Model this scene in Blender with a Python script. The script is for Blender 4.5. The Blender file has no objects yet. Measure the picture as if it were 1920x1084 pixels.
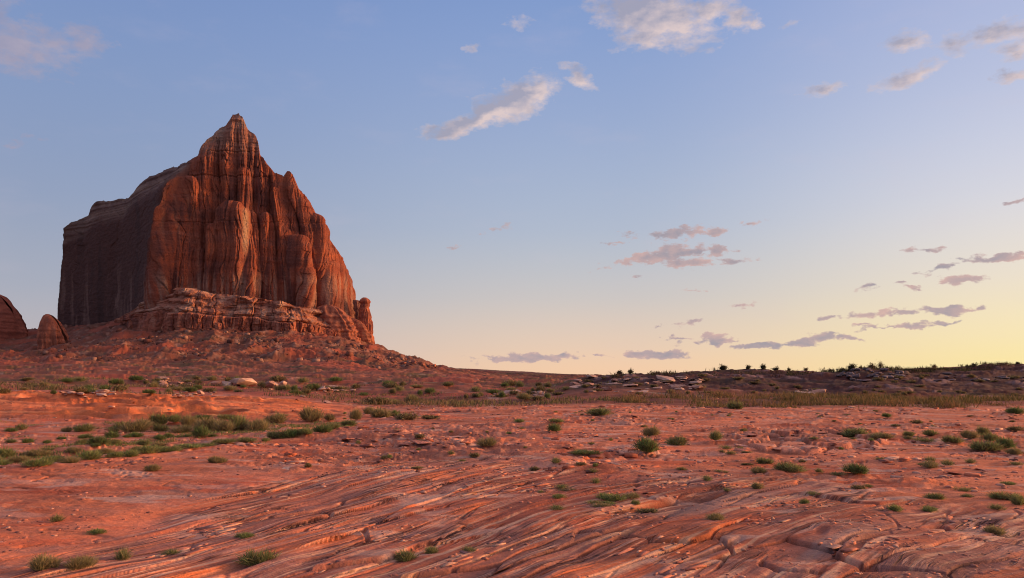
import bpy, math, random
import numpy as np

# ------------------------------------------------------------------ camera
C = bpy.context.scene.collection
SC = bpy.context.scene
F = 1450.0; TILT = math.radians(6.69); EYE = 1.6
cam = bpy.data.cameras.new('camera'); camo = bpy.data.objects.new('camera', cam); C.objects.link(camo)
cam.sensor_width = 36; cam.lens = 36 * F / 1920; cam.clip_start = 0.05; cam.clip_end = 30000
camo.location = (0, 0, EYE); camo.rotation_euler = (math.pi / 2 + TILT, 0, 0)
SC.camera = camo
SC.view_settings.view_transform = 'Standard'; SC.view_settings.look = 'None'
SC.cycles.filter_width = 1.05
SC.view_settings.gamma = 1; SC.view_settings.exposure = 0.0
SUN_AZ = math.radians(76); SUN_EL = math.radians(7.0)

def P(px, py, Y):
    "photo pixel at depth Y -> world point"
    px = np.asarray(px, float); py = np.asarray(py, float); Y = np.asarray(Y, float)
    a = TILT - np.arctan((py - 542) / F)
    dz = Y * np.tan(a)
    x = (px - 960) / F * (Y * math.cos(TILT) + dz * math.sin(TILT))
    return x, Y * np.ones_like(x), EYE + dz

def proj(x, y, z):
    dz = z - EYE; d = y * math.cos(TILT) + dz * math.sin(TILT)
    d = np.where(d > .1, d, .1)
    return 960 + F * x / d, 542 - F * (dz * math.cos(TILT) - y * math.sin(TILT)) / d

def azel(px, py):
    x, y, z = P(px, py, 1.0); z = z - EYE
    return float(math.atan2(x, y)), float(math.atan2(z, math.hypot(x, y)))

# ------------------------------------------------------------------ world: sky with clouds
W = bpy.data.worlds.new('World'); SC.world = W; W.use_nodes = True
nt = W.node_tree; N = nt.nodes; L = nt.links
for n in list(N): N.remove(n)
def nd(t, **k):
    n = N.new(t)
    for a, b in k.items(): setattr(n, a, b)
    return n
def mth(op, a, b=None, c=None, clamp=False):
    n = nd('ShaderNodeMath', operation=op, use_clamp=clamp)
    for i, v in enumerate((a, b, c)):
        if v is None: continue
        if isinstance(v, (int, float)): n.inputs[i].default_value = v
        else: L.new(v, n.inputs[i])
    return n.outputs[0]
def mixc(f, a, b, mode='MIX'):
    n = nd('ShaderNodeMix', data_type='RGBA', blend_type=mode)
    for s, v in ((n.inputs[0], f), (n.inputs[6], a), (n.inputs[7], b)):
        if isinstance(v, (int, float)): s.default_value = v
        elif isinstance(v, tuple): s.default_value = (*v, 1)
        else: L.new(v, s)
    return n.outputs[2]
def sstep(v, a, b):
    n = nd('ShaderNodeMapRange', interpolation_type='SMOOTHSTEP'); L.new(v, n.inputs[0])
    n.inputs[1].default_value = a; n.inputs[2].default_value = b
    return n.outputs[0]
def s2l(r, g, b):
    return tuple(((c / 255) / 12.92 if c / 255 < .04045 else ((c / 255 + .055) / 1.055) ** 2.4) for c in (r, g, b))
tc = nd('ShaderNodeTexCoord'); DIR = tc.outputs['Generated']
sp = nd('ShaderNodeSeparateXYZ'); L.new(DIR, sp.inputs[0])
az = mth('ARCTAN2', sp.outputs[0], sp.outputs[1]); el = mth('ARCSINE', sp.outputs[2])
sky = nd('ShaderNodeTexSky', sky_type='NISHITA', sun_disc=False)
sky.sun_elevation = SUN_EL; sky.sun_rotation = SUN_AZ; sky.altitude = 1200
sky.air_density = 1.0; sky.dust_density = 2.2; sky.ozone_density = 2.5
SKY_STR = 0.11
base = mixc(1.0, sky.outputs[0], (SKY_STR,) * 3, 'MULTIPLY')
# dusk tints of the air itself, by height above the horizon and by bearing from the sunset
def ramp(v, pts):
    r = nd('ShaderNodeValToRGB'); e = r.color_ramp.elements; r.color_ramp.interpolation = 'B_SPLINE'
    while len(e) < len(pts): e.new(.5)
    for q, (p, c) in zip(e, pts): q.position = p; q.color = (*s2l(*c), 1)
    L.new(v, r.inputs[0]); return r.outputs[0]
elp = mth('MULTIPLY', mth('MAXIMUM', el, 0.0), 1.0 / 0.8)
cool = ramp(elp, [(0, (204, 180, 174)), (.06, (190, 182, 187)), (.13, (172, 176, 190)), (.26, (149, 163, 192)), (.45, (134, 157, 200)), (.62, (121, 147, 199)), (1, (98, 124, 182))])
mid = ramp(elp, [(0, (253, 208, 168)), (.05, (240, 208, 182)), (.13, (208, 202, 198)), (.24, (180, 192, 211)), (.42, (156, 174, 212)), (.62, (129, 158, 211)), (1, (105, 135, 190))])
warm = ramp(elp, [(0, (255, 234, 156)), (.06, (255, 235, 182)), (.14, (244, 228, 205)), (.26, (222, 222, 232)), (.42, (187, 196, 226)), (.62, (166, 179, 221)), (1, (120, 148, 200))])
daz = mth('ABSOLUTE', mth('SUBTRACT', az, 0.62))
f1 = sstep(daz, 1.20, 0.50); f2 = sstep(daz, 0.50, -0.04)
grad = mixc(f2, mixc(f1, cool, mid), warm)
base = mixc(0.93, base, grad)
# unseen aureole round the low sun, added to warm and brighten the ground
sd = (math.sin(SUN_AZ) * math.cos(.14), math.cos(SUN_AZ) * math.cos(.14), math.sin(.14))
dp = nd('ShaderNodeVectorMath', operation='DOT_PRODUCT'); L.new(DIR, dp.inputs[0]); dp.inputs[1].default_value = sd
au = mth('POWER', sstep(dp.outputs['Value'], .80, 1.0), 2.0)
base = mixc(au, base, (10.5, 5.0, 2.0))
# --- clouds, placed by bearing and height in the sky
# unseen pink-lit clouds overhead, added to lift and warm the ground light
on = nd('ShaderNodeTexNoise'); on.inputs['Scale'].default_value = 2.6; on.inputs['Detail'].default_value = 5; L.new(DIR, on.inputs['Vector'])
fill_clouds = mth('MULTIPLY', sstep(el, .60, .95), sstep(on.outputs[0], .36, .56))
base = mixc(mth('MULTIPLY', fill_clouds, .85), base, (1.02, .71, .61))
comb = nd('ShaderNodeCombineXYZ'); L.new(az, comb.inputs[0]); L.new(el, comb.inputs[1]); AE = comb.outputs[0]
def noise(vec, scale, detail=6, rough=.55, stretch=(1, 1.7, 1), loc=(0, 0, 0)):
    m = nd('ShaderNodeMapping'); m.inputs[3].default_value = stretch; m.inputs[1].default_value = loc; L.new(vec, m.inputs[0])
    n = nd('ShaderNodeTexNoise'); n.inputs['Scale'].default_value = scale; n.inputs['Detail'].default_value = detail
    n.inputs['Roughness'].default_value = rough; L.new(m.outputs[0], n.inputs['Vector'])
    return n.outputs[0]
# px, py, half width, half height, slope (deg, up to the right), strength
CL = [(30, 88, 130, 52, -6, .9), (158, 78, 32, 42, 75, .7), (-20, 20, 60, 60, 0, .55),
      (1225, 32, 125, 50, -12, 1.2), (1330, 22, 60, 22, 12, .9), (1215, 66, 55, 26, 15, 1.0), (1382, 38, 30, 26, -20, 1.0), (1412, 42, 22, 16, 10, .8),
      (965, 190, 80, 36, 20, 1.25), (1005, 172, 34, 30, 50, 1.0), (868, 235, 78, 18, 14, 1.15), (920, 212, 52, 22, 20, 1.0), (1085, 140, 36, 17, -32, 1.0), (885, 92, 14, 11, 0, .6),
      (1288, 92, 26, 12, 0, .45), (1485, 42, 18, 6, 28, .4), (1700, 77, 48, 20, 4, .9), (1790, 82, 40, 24, 8, .7), (1868, 62, 80, 22, 10, .9), (1912, 95, 48, 18, 14, 1.0), (1895, 140, 32, 12, 0, .8),
      (1700, 145, 66, 18, 20, 1.0), (1543, 168, 44, 11, 12, .85), (940, 425, 30, 10, 5, .4), (852, 461, 12, 8, 0, .6), (30, 260, 26, 14, 0, .4), (980, 44, 24, 14, 0, .3),
      (1210, 487, 72, 13, 8, 1.15), (1280, 470, 60, 15, 6, 1.1), (1345, 467, 28, 14, 0, 1.0), (1292, 492, 50, 10, 4, 1.0), (1330, 434, 38, 9, 4, 1.0), (1270, 437, 50, 14, 8, .95), (1185, 441, 20, 7, 0, .6), (1350, 492, 50, 7, 8, .6),
      (1193, 516, 28, 6, -8, .6), (1410, 416, 22, 6, 12, .6), (1152, 455, 20, 5, 0, .5), (1735, 467, 45, 6, 4, .8), (1880, 485, 75, 9, 2, 1.2), (1900, 380, 28, 4, 8, .7), (1808, 527, 42, 10, 4, .9),
      (1628, 534, 24, 10, 14, .8), (1720, 517, 26, 7, 10, .7), (1765, 503, 26, 8, 24, .7), (1685, 533, 24, 5, 6, .7), (1715, 542, 20, 4, 0, .8),
      (990, 671, 88, 12, 2, 1.4), (1115, 666, 44, 4, 3, .8), (1222, 665, 66, 12, -1, 1.3), (1335, 636, 46, 12, 5, 1.15), (1270, 634, 36, 4, 0, .8), (1293, 603, 30, 8, 10, .7), (1232, 614, 15, 4, 16, .7), (1390, 575, 26, 5, 4, .5), (1320, 547, 22, 4, 0, .5),
      (1425, 648, 60, 9, 4, 1.25), (1505, 640, 48, 10, 4, 1.15), (1545, 634, 36, 11, 0, 1.1), (1592, 636, 40, 9, -4, .95),
      (1552, 594, 28, 6, 5, .8), (1625, 592, 50, 9, 3, .9), (1700, 586, 46, 10, 3, 1.1), (1775, 581, 50, 10, 3, 1.2), (1825, 578, 22, 6, 6, .8), (1680, 613, 90, 6, 3, 1.15), (1765, 607, 40, 6, 7, 1.0), (1620, 612, 36, 4, 0, .7)]
wn = nd('ShaderNodeMapping'); wn.inputs[3].default_value = (1, 1.6, 1); L.new(AE, wn.inputs[0])
wt = nd('ShaderNodeTexNoise'); wt.inputs['Scale'].default_value = 34; wt.inputs['Detail'].default_value = 5; wt.inputs['Roughness'].default_value = .6; L.new(wn.outputs[0], wt.inputs['Vector'])
ws = nd('ShaderNodeVectorMath', operation='SUBTRACT'); L.new(wt.outputs['Color'], ws.inputs[0]); ws.inputs[1].default_value = (.5, .5, .5)
wm = nd('ShaderNodeVectorMath', operation='MULTIPLY'); L.new(ws.outputs[0], wm.inputs[0]); wm.inputs[1].default_value = (.05, .022, 0)
wa = nd('ShaderNodeVectorMath', operation='ADD'); L.new(AE, wa.inputs[0]); L.new(wm.outputs[0], wa.inputs[1]); AEW = wa.outputs[0]
acc = None; lit = None
for (px, py, hw, hh, rot, st) in CL:
    a0, e0 = azel(px, py); a1, e1 = azel(px + 10, py); a2, e2 = azel(px, py - 10)
    kx = math.hypot(a1 - a0, e1 - e0) / 10; ky = math.hypot(a2 - a0, e2 - e0) / 10
    m = nd('ShaderNodeMapping', vector_type='TEXTURE'); L.new(AEW, m.inputs[0])
    m.inputs[1].default_value = (a0, e0, 0); m.inputs[2].default_value = (0, 0, math.radians(rot) + math.atan2(e1 - e0, a1 - a0))
    m.inputs[3].default_value = (hw * 1.25 * kx, hh * (1.25 if py < 400 else 1.0) * ky, 1)
    ln = nd('ShaderNodeVectorMath', operation='LENGTH'); L.new(m.outputs[0], ln.inputs[0])
    v = mth('MULTIPLY_ADD', ln.outputs['Value'], -st, st)
    if py < 250 and st > .75:
        sx_ = nd('ShaderNodeSeparateXYZ'); L.new(m.outputs[0], sx_.inputs[0]); w_ = mth('MAXIMUM', v, 0.0)
        t_ = mth('MULTIPLY', w_, mth('MULTIPLY_ADD', sx_.outputs[0], .75, mth('MULTIPLY', sx_.outputs[1], -.65)))
        lit = t_ if lit is None else mth('ADD', lit, t_)
    acc = v if acc is None else mth('MAXIMUM', acc, v)
n1 = noise(AE, 16, 7, .60); n1b = noise(AE, 16, 4, .5, loc=(.006, -.011, 0)); n2 = noise(AE, 55, 5, .6, (1, 1.9, 1))
nn = mth('MULTIPLY_ADD', n2, 1.25, mth('MULTIPLY', n1, .85))
hi = sstep(el, .16, .36)
dens = mth('MULTIPLY_ADD', mth('SUBTRACT', nn, 1.135), mth('MULTIPLY_ADD', hi, -1.15, 2.15), acc)
wd = mth('MULTIPLY_ADD', hi, .20, .40)
cm = mth('DIVIDE', mth('SUBTRACT', dens, -.02), wd, clamp=True)
cm = mth('MULTIPLY', cm, mth('MULTIPLY_ADD', hi, -.10, .92))
shade = mth('ADD', mth('MULTIPLY', mth('SUBTRACT', n1, n1b), 3.2), mth('MULTIPLY_ADD', mth('MINIMUM', dens, .9), -.40, mth('MULTIPLY_ADD', lit, 1.3, .60)), clamp=True)
cdark = mixc(hi, s2l(160, 152, 162) , s2l(166, 162, 178))
clit = mixc(hi, s2l(214, 176, 168), s2l(232, 208, 200))
ccol = mixc(shade, cdark, clit)
farleft = sstep(az, -.30, -.52)
ccol = mixc(mth('MULTIPLY', farleft, .75), ccol, s2l(150, 148, 176))
final = mixc(cm, base, ccol)
# thin high veil
veil = mth('MULTIPLY', sstep(noise(AE, 7, 5, .6, (1, 2.6, 1)), .5, .8), .10)
final = mixc(veil, final, s2l(215, 196, 205))
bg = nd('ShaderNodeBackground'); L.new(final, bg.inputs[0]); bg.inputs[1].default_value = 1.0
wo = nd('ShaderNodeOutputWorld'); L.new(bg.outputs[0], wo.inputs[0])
W.cycles.sampling_method = 'MANUAL'; W.cycles.sample_map_resolution = 512

sun = bpy.data.lights.new('sun', 'SUN'); suno = bpy.data.objects.new('sun', sun); C.objects.link(suno)
sun.energy = 4.0; sun.angle = math.radians(3.0); sun.color = (1.0, .52, .26)
suno.rotation_euler = (math.pi / 2 - SUN_EL, 0, math.pi - SUN_AZ)  # light comes from bearing SUN_AZ

# ------------------------------------------------------------------ numpy noise
_r = np.random.RandomState(7); PERM = _r.permutation(256); PERM = np.concatenate([PERM, PERM, PERM]).astype(np.int32)
GA = _r.rand(256) * 2 * math.pi; GX = np.cos(GA).astype(np.float32); GY = np.sin(GA).astype(np.float32)
def pn(x, y, seed=0):
    x = np.asarray(x, np.float64); y = np.asarray(y, np.float64)
    xi = np.floor(x); yi = np.floor(y); fx = (x - xi).astype(np.float32); fy = (y - yi).astype(np.float32)
    xi = (xi.astype(np.int64) + seed * 17) & 255; yi = (yi.astype(np.int64) + seed * 31) & 255
    u = fx * fx * fx * (fx * (fx * 6 - 15) + 10); v = fy * fy * fy * (fy * (fy * 6 - 15) + 10)
    def g(a, b, dx, dy):
        h = PERM[PERM[a & 255] + (b & 255)]; return GX[h] * dx + GY[h] * dy
    n00 = g(xi, yi, fx, fy); n10 = g(xi + 1, yi, fx - 1, fy); n01 = g(xi, yi + 1, fx, fy - 1); n11 = g(xi + 1, yi + 1, fx - 1, fy - 1)
    a = n00 + u * (n10 - n00); b = n01 + u * (n11 - n01)
    return (a + v * (b - a)) * 1.5
def fb(x, y, o=4, seed=0, g=.5):
    s = 0; a = 1; t = 0
    for i in range(o):
        s = s + a * pn(x * 2 ** i, y * 2 ** i, seed + i); t += a; a *= g
    return s / t
def rg(x, y, o=4, seed=0, g=.5):
    "ridged, 0..1, 1 on the ridges"
    s = 0; a = 1; t = 0
    for i in range(o):
        s = s + a * (1 - np.minimum(1, np.abs(pn(x * 2 ** i, y * 2 ** i, seed + i)) * 1.6)); t += a; a *= g
    return s / t
G3 = _r.randn(256, 3).astype(np.float32); G3 /= np.linalg.norm(G3, axis=1)[:, None]
def pn3(x, y, z, seed=0):
    xi = np.floor(x); yi = np.floor(y); zi = np.floor(z); f = [x - xi, y - yi, z - zi]
    q = [(a.astype(np.int64) + seed * k) & 255 for a, k in ((xi, 17), (yi, 31), (zi, 57))]
    w = [t * t * t * (t * (t * 6 - 15) + 10) for t in f]
    r = 0
    for i in (0, 1):
        for j in (0, 1):
            for k in (0, 1):
                h = PERM[PERM[PERM[(q[0] + i) & 255] + ((q[1] + j) & 255)] + ((q[2] + k) & 255)]
                d = G3[h, 0] * (f[0] - i) + G3[h, 1] * (f[1] - j) + G3[h, 2] * (f[2] - k)
                r = r + d * (w[0] if i else 1 - w[0]) * (w[1] if j else 1 - w[1]) * (w[2] if k else 1 - w[2])
    return r * 1.5
def ss(x, a, b):
    t = np.clip((x - a) / (b - a), 0, 1); return t * t * (3 - 2 * t)
def voro(x, y, seed=0):
    "distance to nearest, second nearest feature point and the cell's random number"
    xi = np.floor(x).astype(np.int64); yi = np.floor(y).astype(np.int64)
    d1 = np.full(x.shape, 9.0); d2 = np.full(x.shape, 9.0); cid = np.zeros(x.shape)
    for i in (-1, 0, 1):
        for j in (-1, 0, 1):
            h = PERM[PERM[(xi + i + seed * 13) & 255] + ((yi + j) & 255)]
            h2 = PERM[h + 7]; fx = xi + i + h / 256.0; fy = yi + j + h2 / 256.0
            d = np.hypot(x - fx, y - fy); c = d < d1
            d2 = np.where(c, d1, np.minimum(d2, d)); cid = np.where(c, PERM[h + 91] / 256.0, cid); d1 = np.where(c, d, d1)
    return d1, d2, cid
def mixv(a, b, m):
    m = np.asarray(m)[..., None]; return a * (1 - m) + np.asarray(b) * m

# ------------------------------------------------------------------ mesh / material helpers
def tagset(o, label=None, cat=None, group=None, kind=None):
    if label: o['label'] = label
    if cat: o['category'] = cat
    if group: o['group'] = group
    if kind: o['kind'] = kind
    return o
def mk(name, V, Fq, mat, parent=None, col=None, smooth=False, loc=None):
    V = np.asarray(V, np.float32); Fq = np.asarray(Fq, np.int32)
    me = bpy.data.meshes.new(name); k = Fq.shape[1]
    me.vertices.add(len(V)); me.vertices.foreach_set('co', V.ravel())
    me.loops.add(Fq.size); me.loops.foreach_set('vertex_index', Fq.ravel())
    me.polygons.add(len(Fq)); me.polygons.foreach_set('loop_start', np.arange(0, Fq.size, k, dtype=np.int32))
    me.polygons.foreach_set('loop_total', np.full(len(Fq), k, np.int32))
    if smooth: me.polygons.foreach_set('use_smooth', np.ones(len(Fq), bool))
    me.update(calc_edges=True)
    if col is not None:
        a = me.color_attributes.new('Col', 'FLOAT_COLOR', 'POINT')
        c = np.ones((len(V), 4), np.float32); c[:, :3] = col; a.data.foreach_set('color', c.ravel())
    me.materials.append(mat)
    o = bpy.data.objects.new(name, me); C.objects.link(o)
    if parent: o.parent = parent
    if loc is not None: o.location = loc
    return o
def empty(name, loc):
    o = bpy.data.objects.new(name, None); C.objects.link(o); o.location = loc; o.empty_display_size = .2
    return o
def grid_faces(nr, nc):
    i = np.arange(nr - 1)[:, None] * nc + np.arange(nc - 1)[None, :]
    return np.stack([i, i + 1, i + nc + 1, i + nc], -1).reshape(-1, 4)
def mat_attr(name, scales=((40, .25, .004), (7, .18, .02)), rough=.92, bump=.6, spec=.15, amp=.35, var=None):
    m = bpy.data.materials.new(name); m.use_nodes = True; t = m.node_tree; n = t.nodes; l = t.links
    b = n['Principled BSDF']; b.inputs['Roughness'].default_value = rough; b.inputs['Specular IOR Level'].default_value = spec
    at = n.new('ShaderNodeAttribute'); at.attribute_name = 'Col'
    co = n.new('ShaderNodeTexCoord'); last = at.outputs['Color']; prevn = None
    for (s, ca, dist) in scales:
        nz = n.new('ShaderNodeTexNoise'); nz.inputs['Scale'].default_value = s; nz.inputs['Detail'].default_value = 5; nz.inputs['Roughness'].default_value = .62
        l.new(co.outputs['Object'], nz.inputs['Vector'])
        mr = n.new('ShaderNodeMapRange'); mr.inputs[1].default_value = .25; mr.inputs[2].default_value = .75
        mr.inputs[3].default_value = 1 - ca; mr.inputs[4].default_value = 1 + ca; l.new(nz.outputs[0], mr.inputs[0])
        vm = n.new('ShaderNodeVectorMath'); vm.operation = 'SCALE'; l.new(last, vm.inputs[0]); l.new(mr.outputs[0], vm.inputs['Scale']); last = vm.outputs[0]
        bp = n.new('ShaderNodeBump'); bp.inputs['Distance'].default_value = dist; bp.inputs['Strength'].default_value = bump
        l.new(nz.outputs[0], bp.inputs['Height'])
        if prevn: l.new(prevn, bp.inputs['Normal'])
        prevn = bp.outputs[0]
    l.new(last, b.inputs['Base Color']); l.new(prevn, b.inputs['Normal'])
    return m
def mat_plain(name, c1, c2, scale=3.0, rough=.8, trans=0.0):
    m = bpy.data.materials.new(name); m.use_nodes = True; t = m.node_tree; n = t.nodes; l = t.links
    b = n['Principled BSDF']; b.inputs['Roughness'].default_value = rough; b.inputs['Specular IOR Level'].default_value = .2
    co = n.new('ShaderNodeTexCoord'); nz = n.new('ShaderNodeTexNoise'); nz.inputs['Scale'].default_value = scale; nz.inputs['Detail'].default_value = 4
    l.new(co.outputs['Object'], nz.inputs['Vector'])
    r = n.new('ShaderNodeValToRGB'); r.color_ramp.elements[0].position = .35; r.color_ramp.elements[1].position = .65
    r.color_ramp.elements[0].color = (*c1, 1); r.color_ramp.elements[1].color = (*c2, 1); l.new(nz.outputs[0], r.inputs[0])
    l.new(r.outputs[0], b.inputs['Base Color'])
    if trans:
        tr = n.new('ShaderNodeBsdfTranslucent'); l.new(r.outputs[0], tr.inputs[0]); mx = n.new('ShaderNodeMixShader'); mx.inputs[0].default_value = trans
        l.new(b.outputs[0], mx.inputs[1]); l.new(tr.outputs[0], mx.inputs[2]); l.new(mx.outputs[0], n['Material Output'].inputs[0])
    return m

# ------------------------------------------------------------------ the land
def zpy(py, Y): return EYE + Y * math.tan(TILT - math.atan((py - 542) / F))
# depth profile of the land along bearings: (photo column, [(depth, photo row or ('z', height))...])
Zf = lambda v: ('z', v)
COLS = [
 (-700, [(5, Zf(0)), (15, Zf(0)), (17, Zf(-.2)), (30, Zf(-.15)), (44, 739), (55, 735), (75, 722), (120, 712), (170, 702), (260, 688), (330, 675), (420, 655), (560, 630), (700, 640), (1500, 716), (9000, 712.5)]),
 (0, [(5, Zf(0)), (14.2, Zf(.02)), (16, Zf(-.2)), (30, Zf(-.15)), (38, 758), (44, 737), (55, 735), (75, 722), (120, 712), (170, 702), (260, 690), (330, 676), (400, 655), (450, 664), (560, 622), (640, 640), (1500, 716), (9000, 712.5)]),
 (60, [(5, Zf(0)), (15, Zf(.02)), (17, Zf(-.2)), (30, Zf(-.15)), (38, 758), (44, 737), (55, 735), (75, 723), (120, 713), (170, 703), (260, 689), (330, 676), (400, 663), (460, 660), (560, 622), (640, 640), (1500, 716), (9000, 712.5)]),
 (120, [(5, Zf(0)), (16, Zf(.02)), (18, Zf(-.2)), (30, Zf(-.15)), (38, 758), (44, 738), (55, 736), (75, 724), (120, 714), (170, 704), (250, 690), (320, 673), (390, 656), (440, 645), (560, 614), (640, 640), (1500, 716), (9000, 712.5)]),
 (230, [(5, Zf(0)), (17, Zf(.02)), (19, Zf(-.2)), (31, Zf(-.15)), (38, 760), (44, 740), (55, 736), (75, 727), (120, 716), (170, 706), (240, 692), (300, 676), (360, 648), (420, 624), (470, 604), (560, 600), (660, 640), (1500, 716), (9000, 712.5)]),
 (400, [(5, Zf(0)), (20, Zf(.02)), (22, Zf(-.18)), (31, Zf(-.15)), (38, 764), (45, 746), (55, 740), (75, 730), (120, 718), (170, 708), (240, 694), (300, 678), (350, 652), (400, 626), (440, 612), (560, 600), (660, 640), (1500, 716), (9000, 712.5)]),
 (540, [(5, Zf(0)), (23, Zf(.02)), (25, Zf(-.17)), (32, Zf(-.12)), (39, 768), (46, 752), (58, 741), (80, 731), (120, 720), (170, 710), (240, 696), (310, 676), (370, 648), (425, 622), (450, 614), (560, 600), (660, 650), (1500, 716), (9000, 712.5)]),
 (640, [(5, Zf(0)), (25.5, Zf(.03)), (28, Zf(-.15)), (33, Zf(-.12)), (42, 772), (50, 756), (62, 744), (85, 735), (120, 723), (170, 712), (240, 699), (310, 680), (380, 656), (445, 632), (480, 622), (560, 625), (660, 660), (1500, 716), (9000, 712.5)]),
 (700, [(5, Zf(0)), (26, Zf(0)), (34, Zf(-.12)), (46, 768), (60, 752), (80, 740), (120, 725), (180, 712), (260, 698), (340, 682), (420, 662), (470, 647), (500, 648), (600, 668), (700, 686), (1500, 716), (9000, 712.5)]),
 (760, [(5, Zf(0)), (28, Zf(0)), (36, Zf(-.08)), (46, 768), (60, 754), (80, 742), (120, 727), (180, 713), (260, 701), (340, 690), (420, 676), (465, 669), (500, 671), (600, 682), (750, 690), (1500, 716), (9000, 712.5)]),
 (820, [(5, Zf(0)), (28, Zf(0)), (40, Zf(-.05)), (60, 755), (80, 744), (120, 729), (180, 715), (260, 704), (340, 697), (420, 691), (470, 689), (520, 693), (640, 690), (800, 689), (1500, 716), (9000, 712.5)]),
 (900, [(5, Zf(0)), (30, Zf(0)), (45, Zf(-.05)), (60, 754), (80, 745), (120, 731), (180, 719), (260, 711), (340, 704), (420, 704), (640, 696), (800, 692), (1100, 698), (1900, 713), (9000, 712.5)]),
 (1000, [(5, Zf(0)), (30, Zf(0)), (45, Zf(0)), (60, 753), (80, 742), (120, 733), (180, 726), (260, 720), (420, 710), (640, 702), (800, 698), (1100, 701), (1900, 713), (9000, 712.5)]),
 (1100, [(5, Zf(0)), (30, Zf(0)), (45, Zf(0)), (58, 752), (66, 738), (76, 724), (90, 719), (110, 718), (150, 720), (300, 714), (800, 704), (1100, 705), (1900, 713), (9000, 712.5)]),
 (1180, [(5, Zf(0)), (30, Zf(0)), (45, Zf(0)), (58, 752), (66, 736), (76, 716), (92, 709), (110, 711), (200, 716), (300, 715), (800, 709), (1100, 710), (1900, 713), (9000, 712.5)]),
 (1320, [(5, Zf(0)), (30, Zf(0)), (48, Zf(-.05)), (60, 748), (70, 731), (80, 712), (94, 702), (110, 704), (200, 714), (300, 716), (1500, 715), (9000, 712.5)]),
 (1480, [(5, Zf(0)), (30, Zf(0)), (48, Zf(-.1)), (62, 748), (74, 738), (84, 718), (98, 706), (120, 706), (200, 714), (300, 716), (1500, 715), (9000, 712.5)]),
 (1560, [(5, Zf(0)), (30, Zf(0)), (48, Zf(-.1)), (62, 748), (74, 738), (84, 716), (98, 702), (120, 703), (200, 714), (300, 716), (1500, 715), (9000, 712.5)]),
 (1630, [(5, Zf(0)), (30, Zf(0)), (48, Zf(-.1)), (62, 748), (74, 738), (84, 714), (96, 694), (120, 695), (200, 712), (300, 716), (1500, 715), (9000, 712.5)]),
 (1780, [(5, Zf(0)), (30, Zf(0)), (48, Zf(-.1)), (62, 750), (76, 742), (90, 720), (104, 700), (125, 694), (200, 704), (300, 714), (1500, 715), (9000, 712.5)]),
 (1920, [(5, Zf(0)), (30, Zf(0)), (48, Zf(-.1)), (62, 752), (78, 745), (94, 718), (108, 696), (130, 691), (200, 698), (300, 712), (1500, 715), (9000, 712.5)]),
 (2600, [(5, Zf(0)), (30, Zf(0)), (48, Zf(-.1)), (62, 752), (78, 745), (94, 718), (108, 696), (130, 691), (200, 698), (300, 712), (1500, 715), (9000, 712.5)]),
]
LY = np.linspace(math.log(5), math.log(9000), 700)
CU = np.array([(c[0] - 960) / F / math.cos(TILT) for c in COLS])
TAB = []
for c in COLS:
    ys = np.log([p[0] for p in c[1]]); zs = [p[1][1] if isinstance(p[1], tuple) else zpy(p[1], p[0]) for p in c[1]]
    # interpolate slopes rather than heights so that the sky line stays put
    TAB.append(np.interp(LY, ys, np.array(zs)))
TAB = np.array(TAB)
UD = np.linspace(CU[0], CU[-1], 500)
T2 = np.array([np.interp(UD, CU, TAB[:, j]) for j in range(TAB.shape[1])]).T
def smooth(a, k, ax):
    w = np.hanning(2 * k + 3)[1:-1]; w /= w.sum()
    pad = [(0, 0), (0, 0)]; pad[ax] = (k, k); ap = np.pad(a, pad, mode='edge')
    return np.apply_along_axis(lambda r: np.convolve(r, w, 'valid'), ax, ap)
T2 = smooth(smooth(T2, 3, 1), 7, 0)
def macro(x, y):
    yy = np.clip(y, 5.001, 8990); u = np.clip(x / yy, UD[0] + 1e-6, UD[-1] - 1e-6)
    fu = (u - UD[0]) / (UD[1] - UD[0]); fy = (np.log(yy) - LY[0]) / (LY[1] - LY[0])
    i = np.clip(fu.astype(int), 0, len(UD) - 2); j = np.clip(fy.astype(int), 0, len(LY) - 2); a = fu - i; b = fy - j
    return (T2[i, j] * (1 - a) + T2[i + 1, j] * a) * (1 - b) + (T2[i, j + 1] * (1 - a) + T2[i + 1, j + 1] * a) * b
def Yflat(py): return EYE / np.tan(np.arctan((np.asarray(py, float) - 542) / F) - TILT)
RB_px = np.array([-400, 0, 250, 430, 640, 800, 1000, 1200, 1400, 1700, 1920, 2400])
RB_Y = Yflat([1075, 1070, 1010, 935, 880, 858, 862, 885, 892, 925, 950, 960])
def zones(x, y):
    yy = np.maximum(y, 4.0); u = x / yy; px = 960 + F * math.cos(TILT) * u
    w = fb(x / 2.5, y / 3.5, 3, 40)
    yb = np.interp(px, RB_px, RB_Y) * (1 + .16 * w)
    rock = ss(yb - y, -.5, .9)
    rock2 = ss(fb(x / 5, y / 6, 3, 44) + .15, -.05, .15) * ss(px, 560, 680) * ss(px, 1080, 950) * ss(y, 12, 14) * ss(y, 29, 24)
    slab = ss(1 - np.hypot((px - 1500) / 150, (y - 21) / 4.6) + .35 * w, -.05, .15)
    bank = ss(px, 720, 560) * ss(y, 31.5, 34) * ss(y, 48, 46)
    far = ss(y, 46, 54)
    talus = ss(y, 270, 330) * ss(px, 900, 760)
    return px, rock, rock2, slab, bank, far, talus
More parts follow.
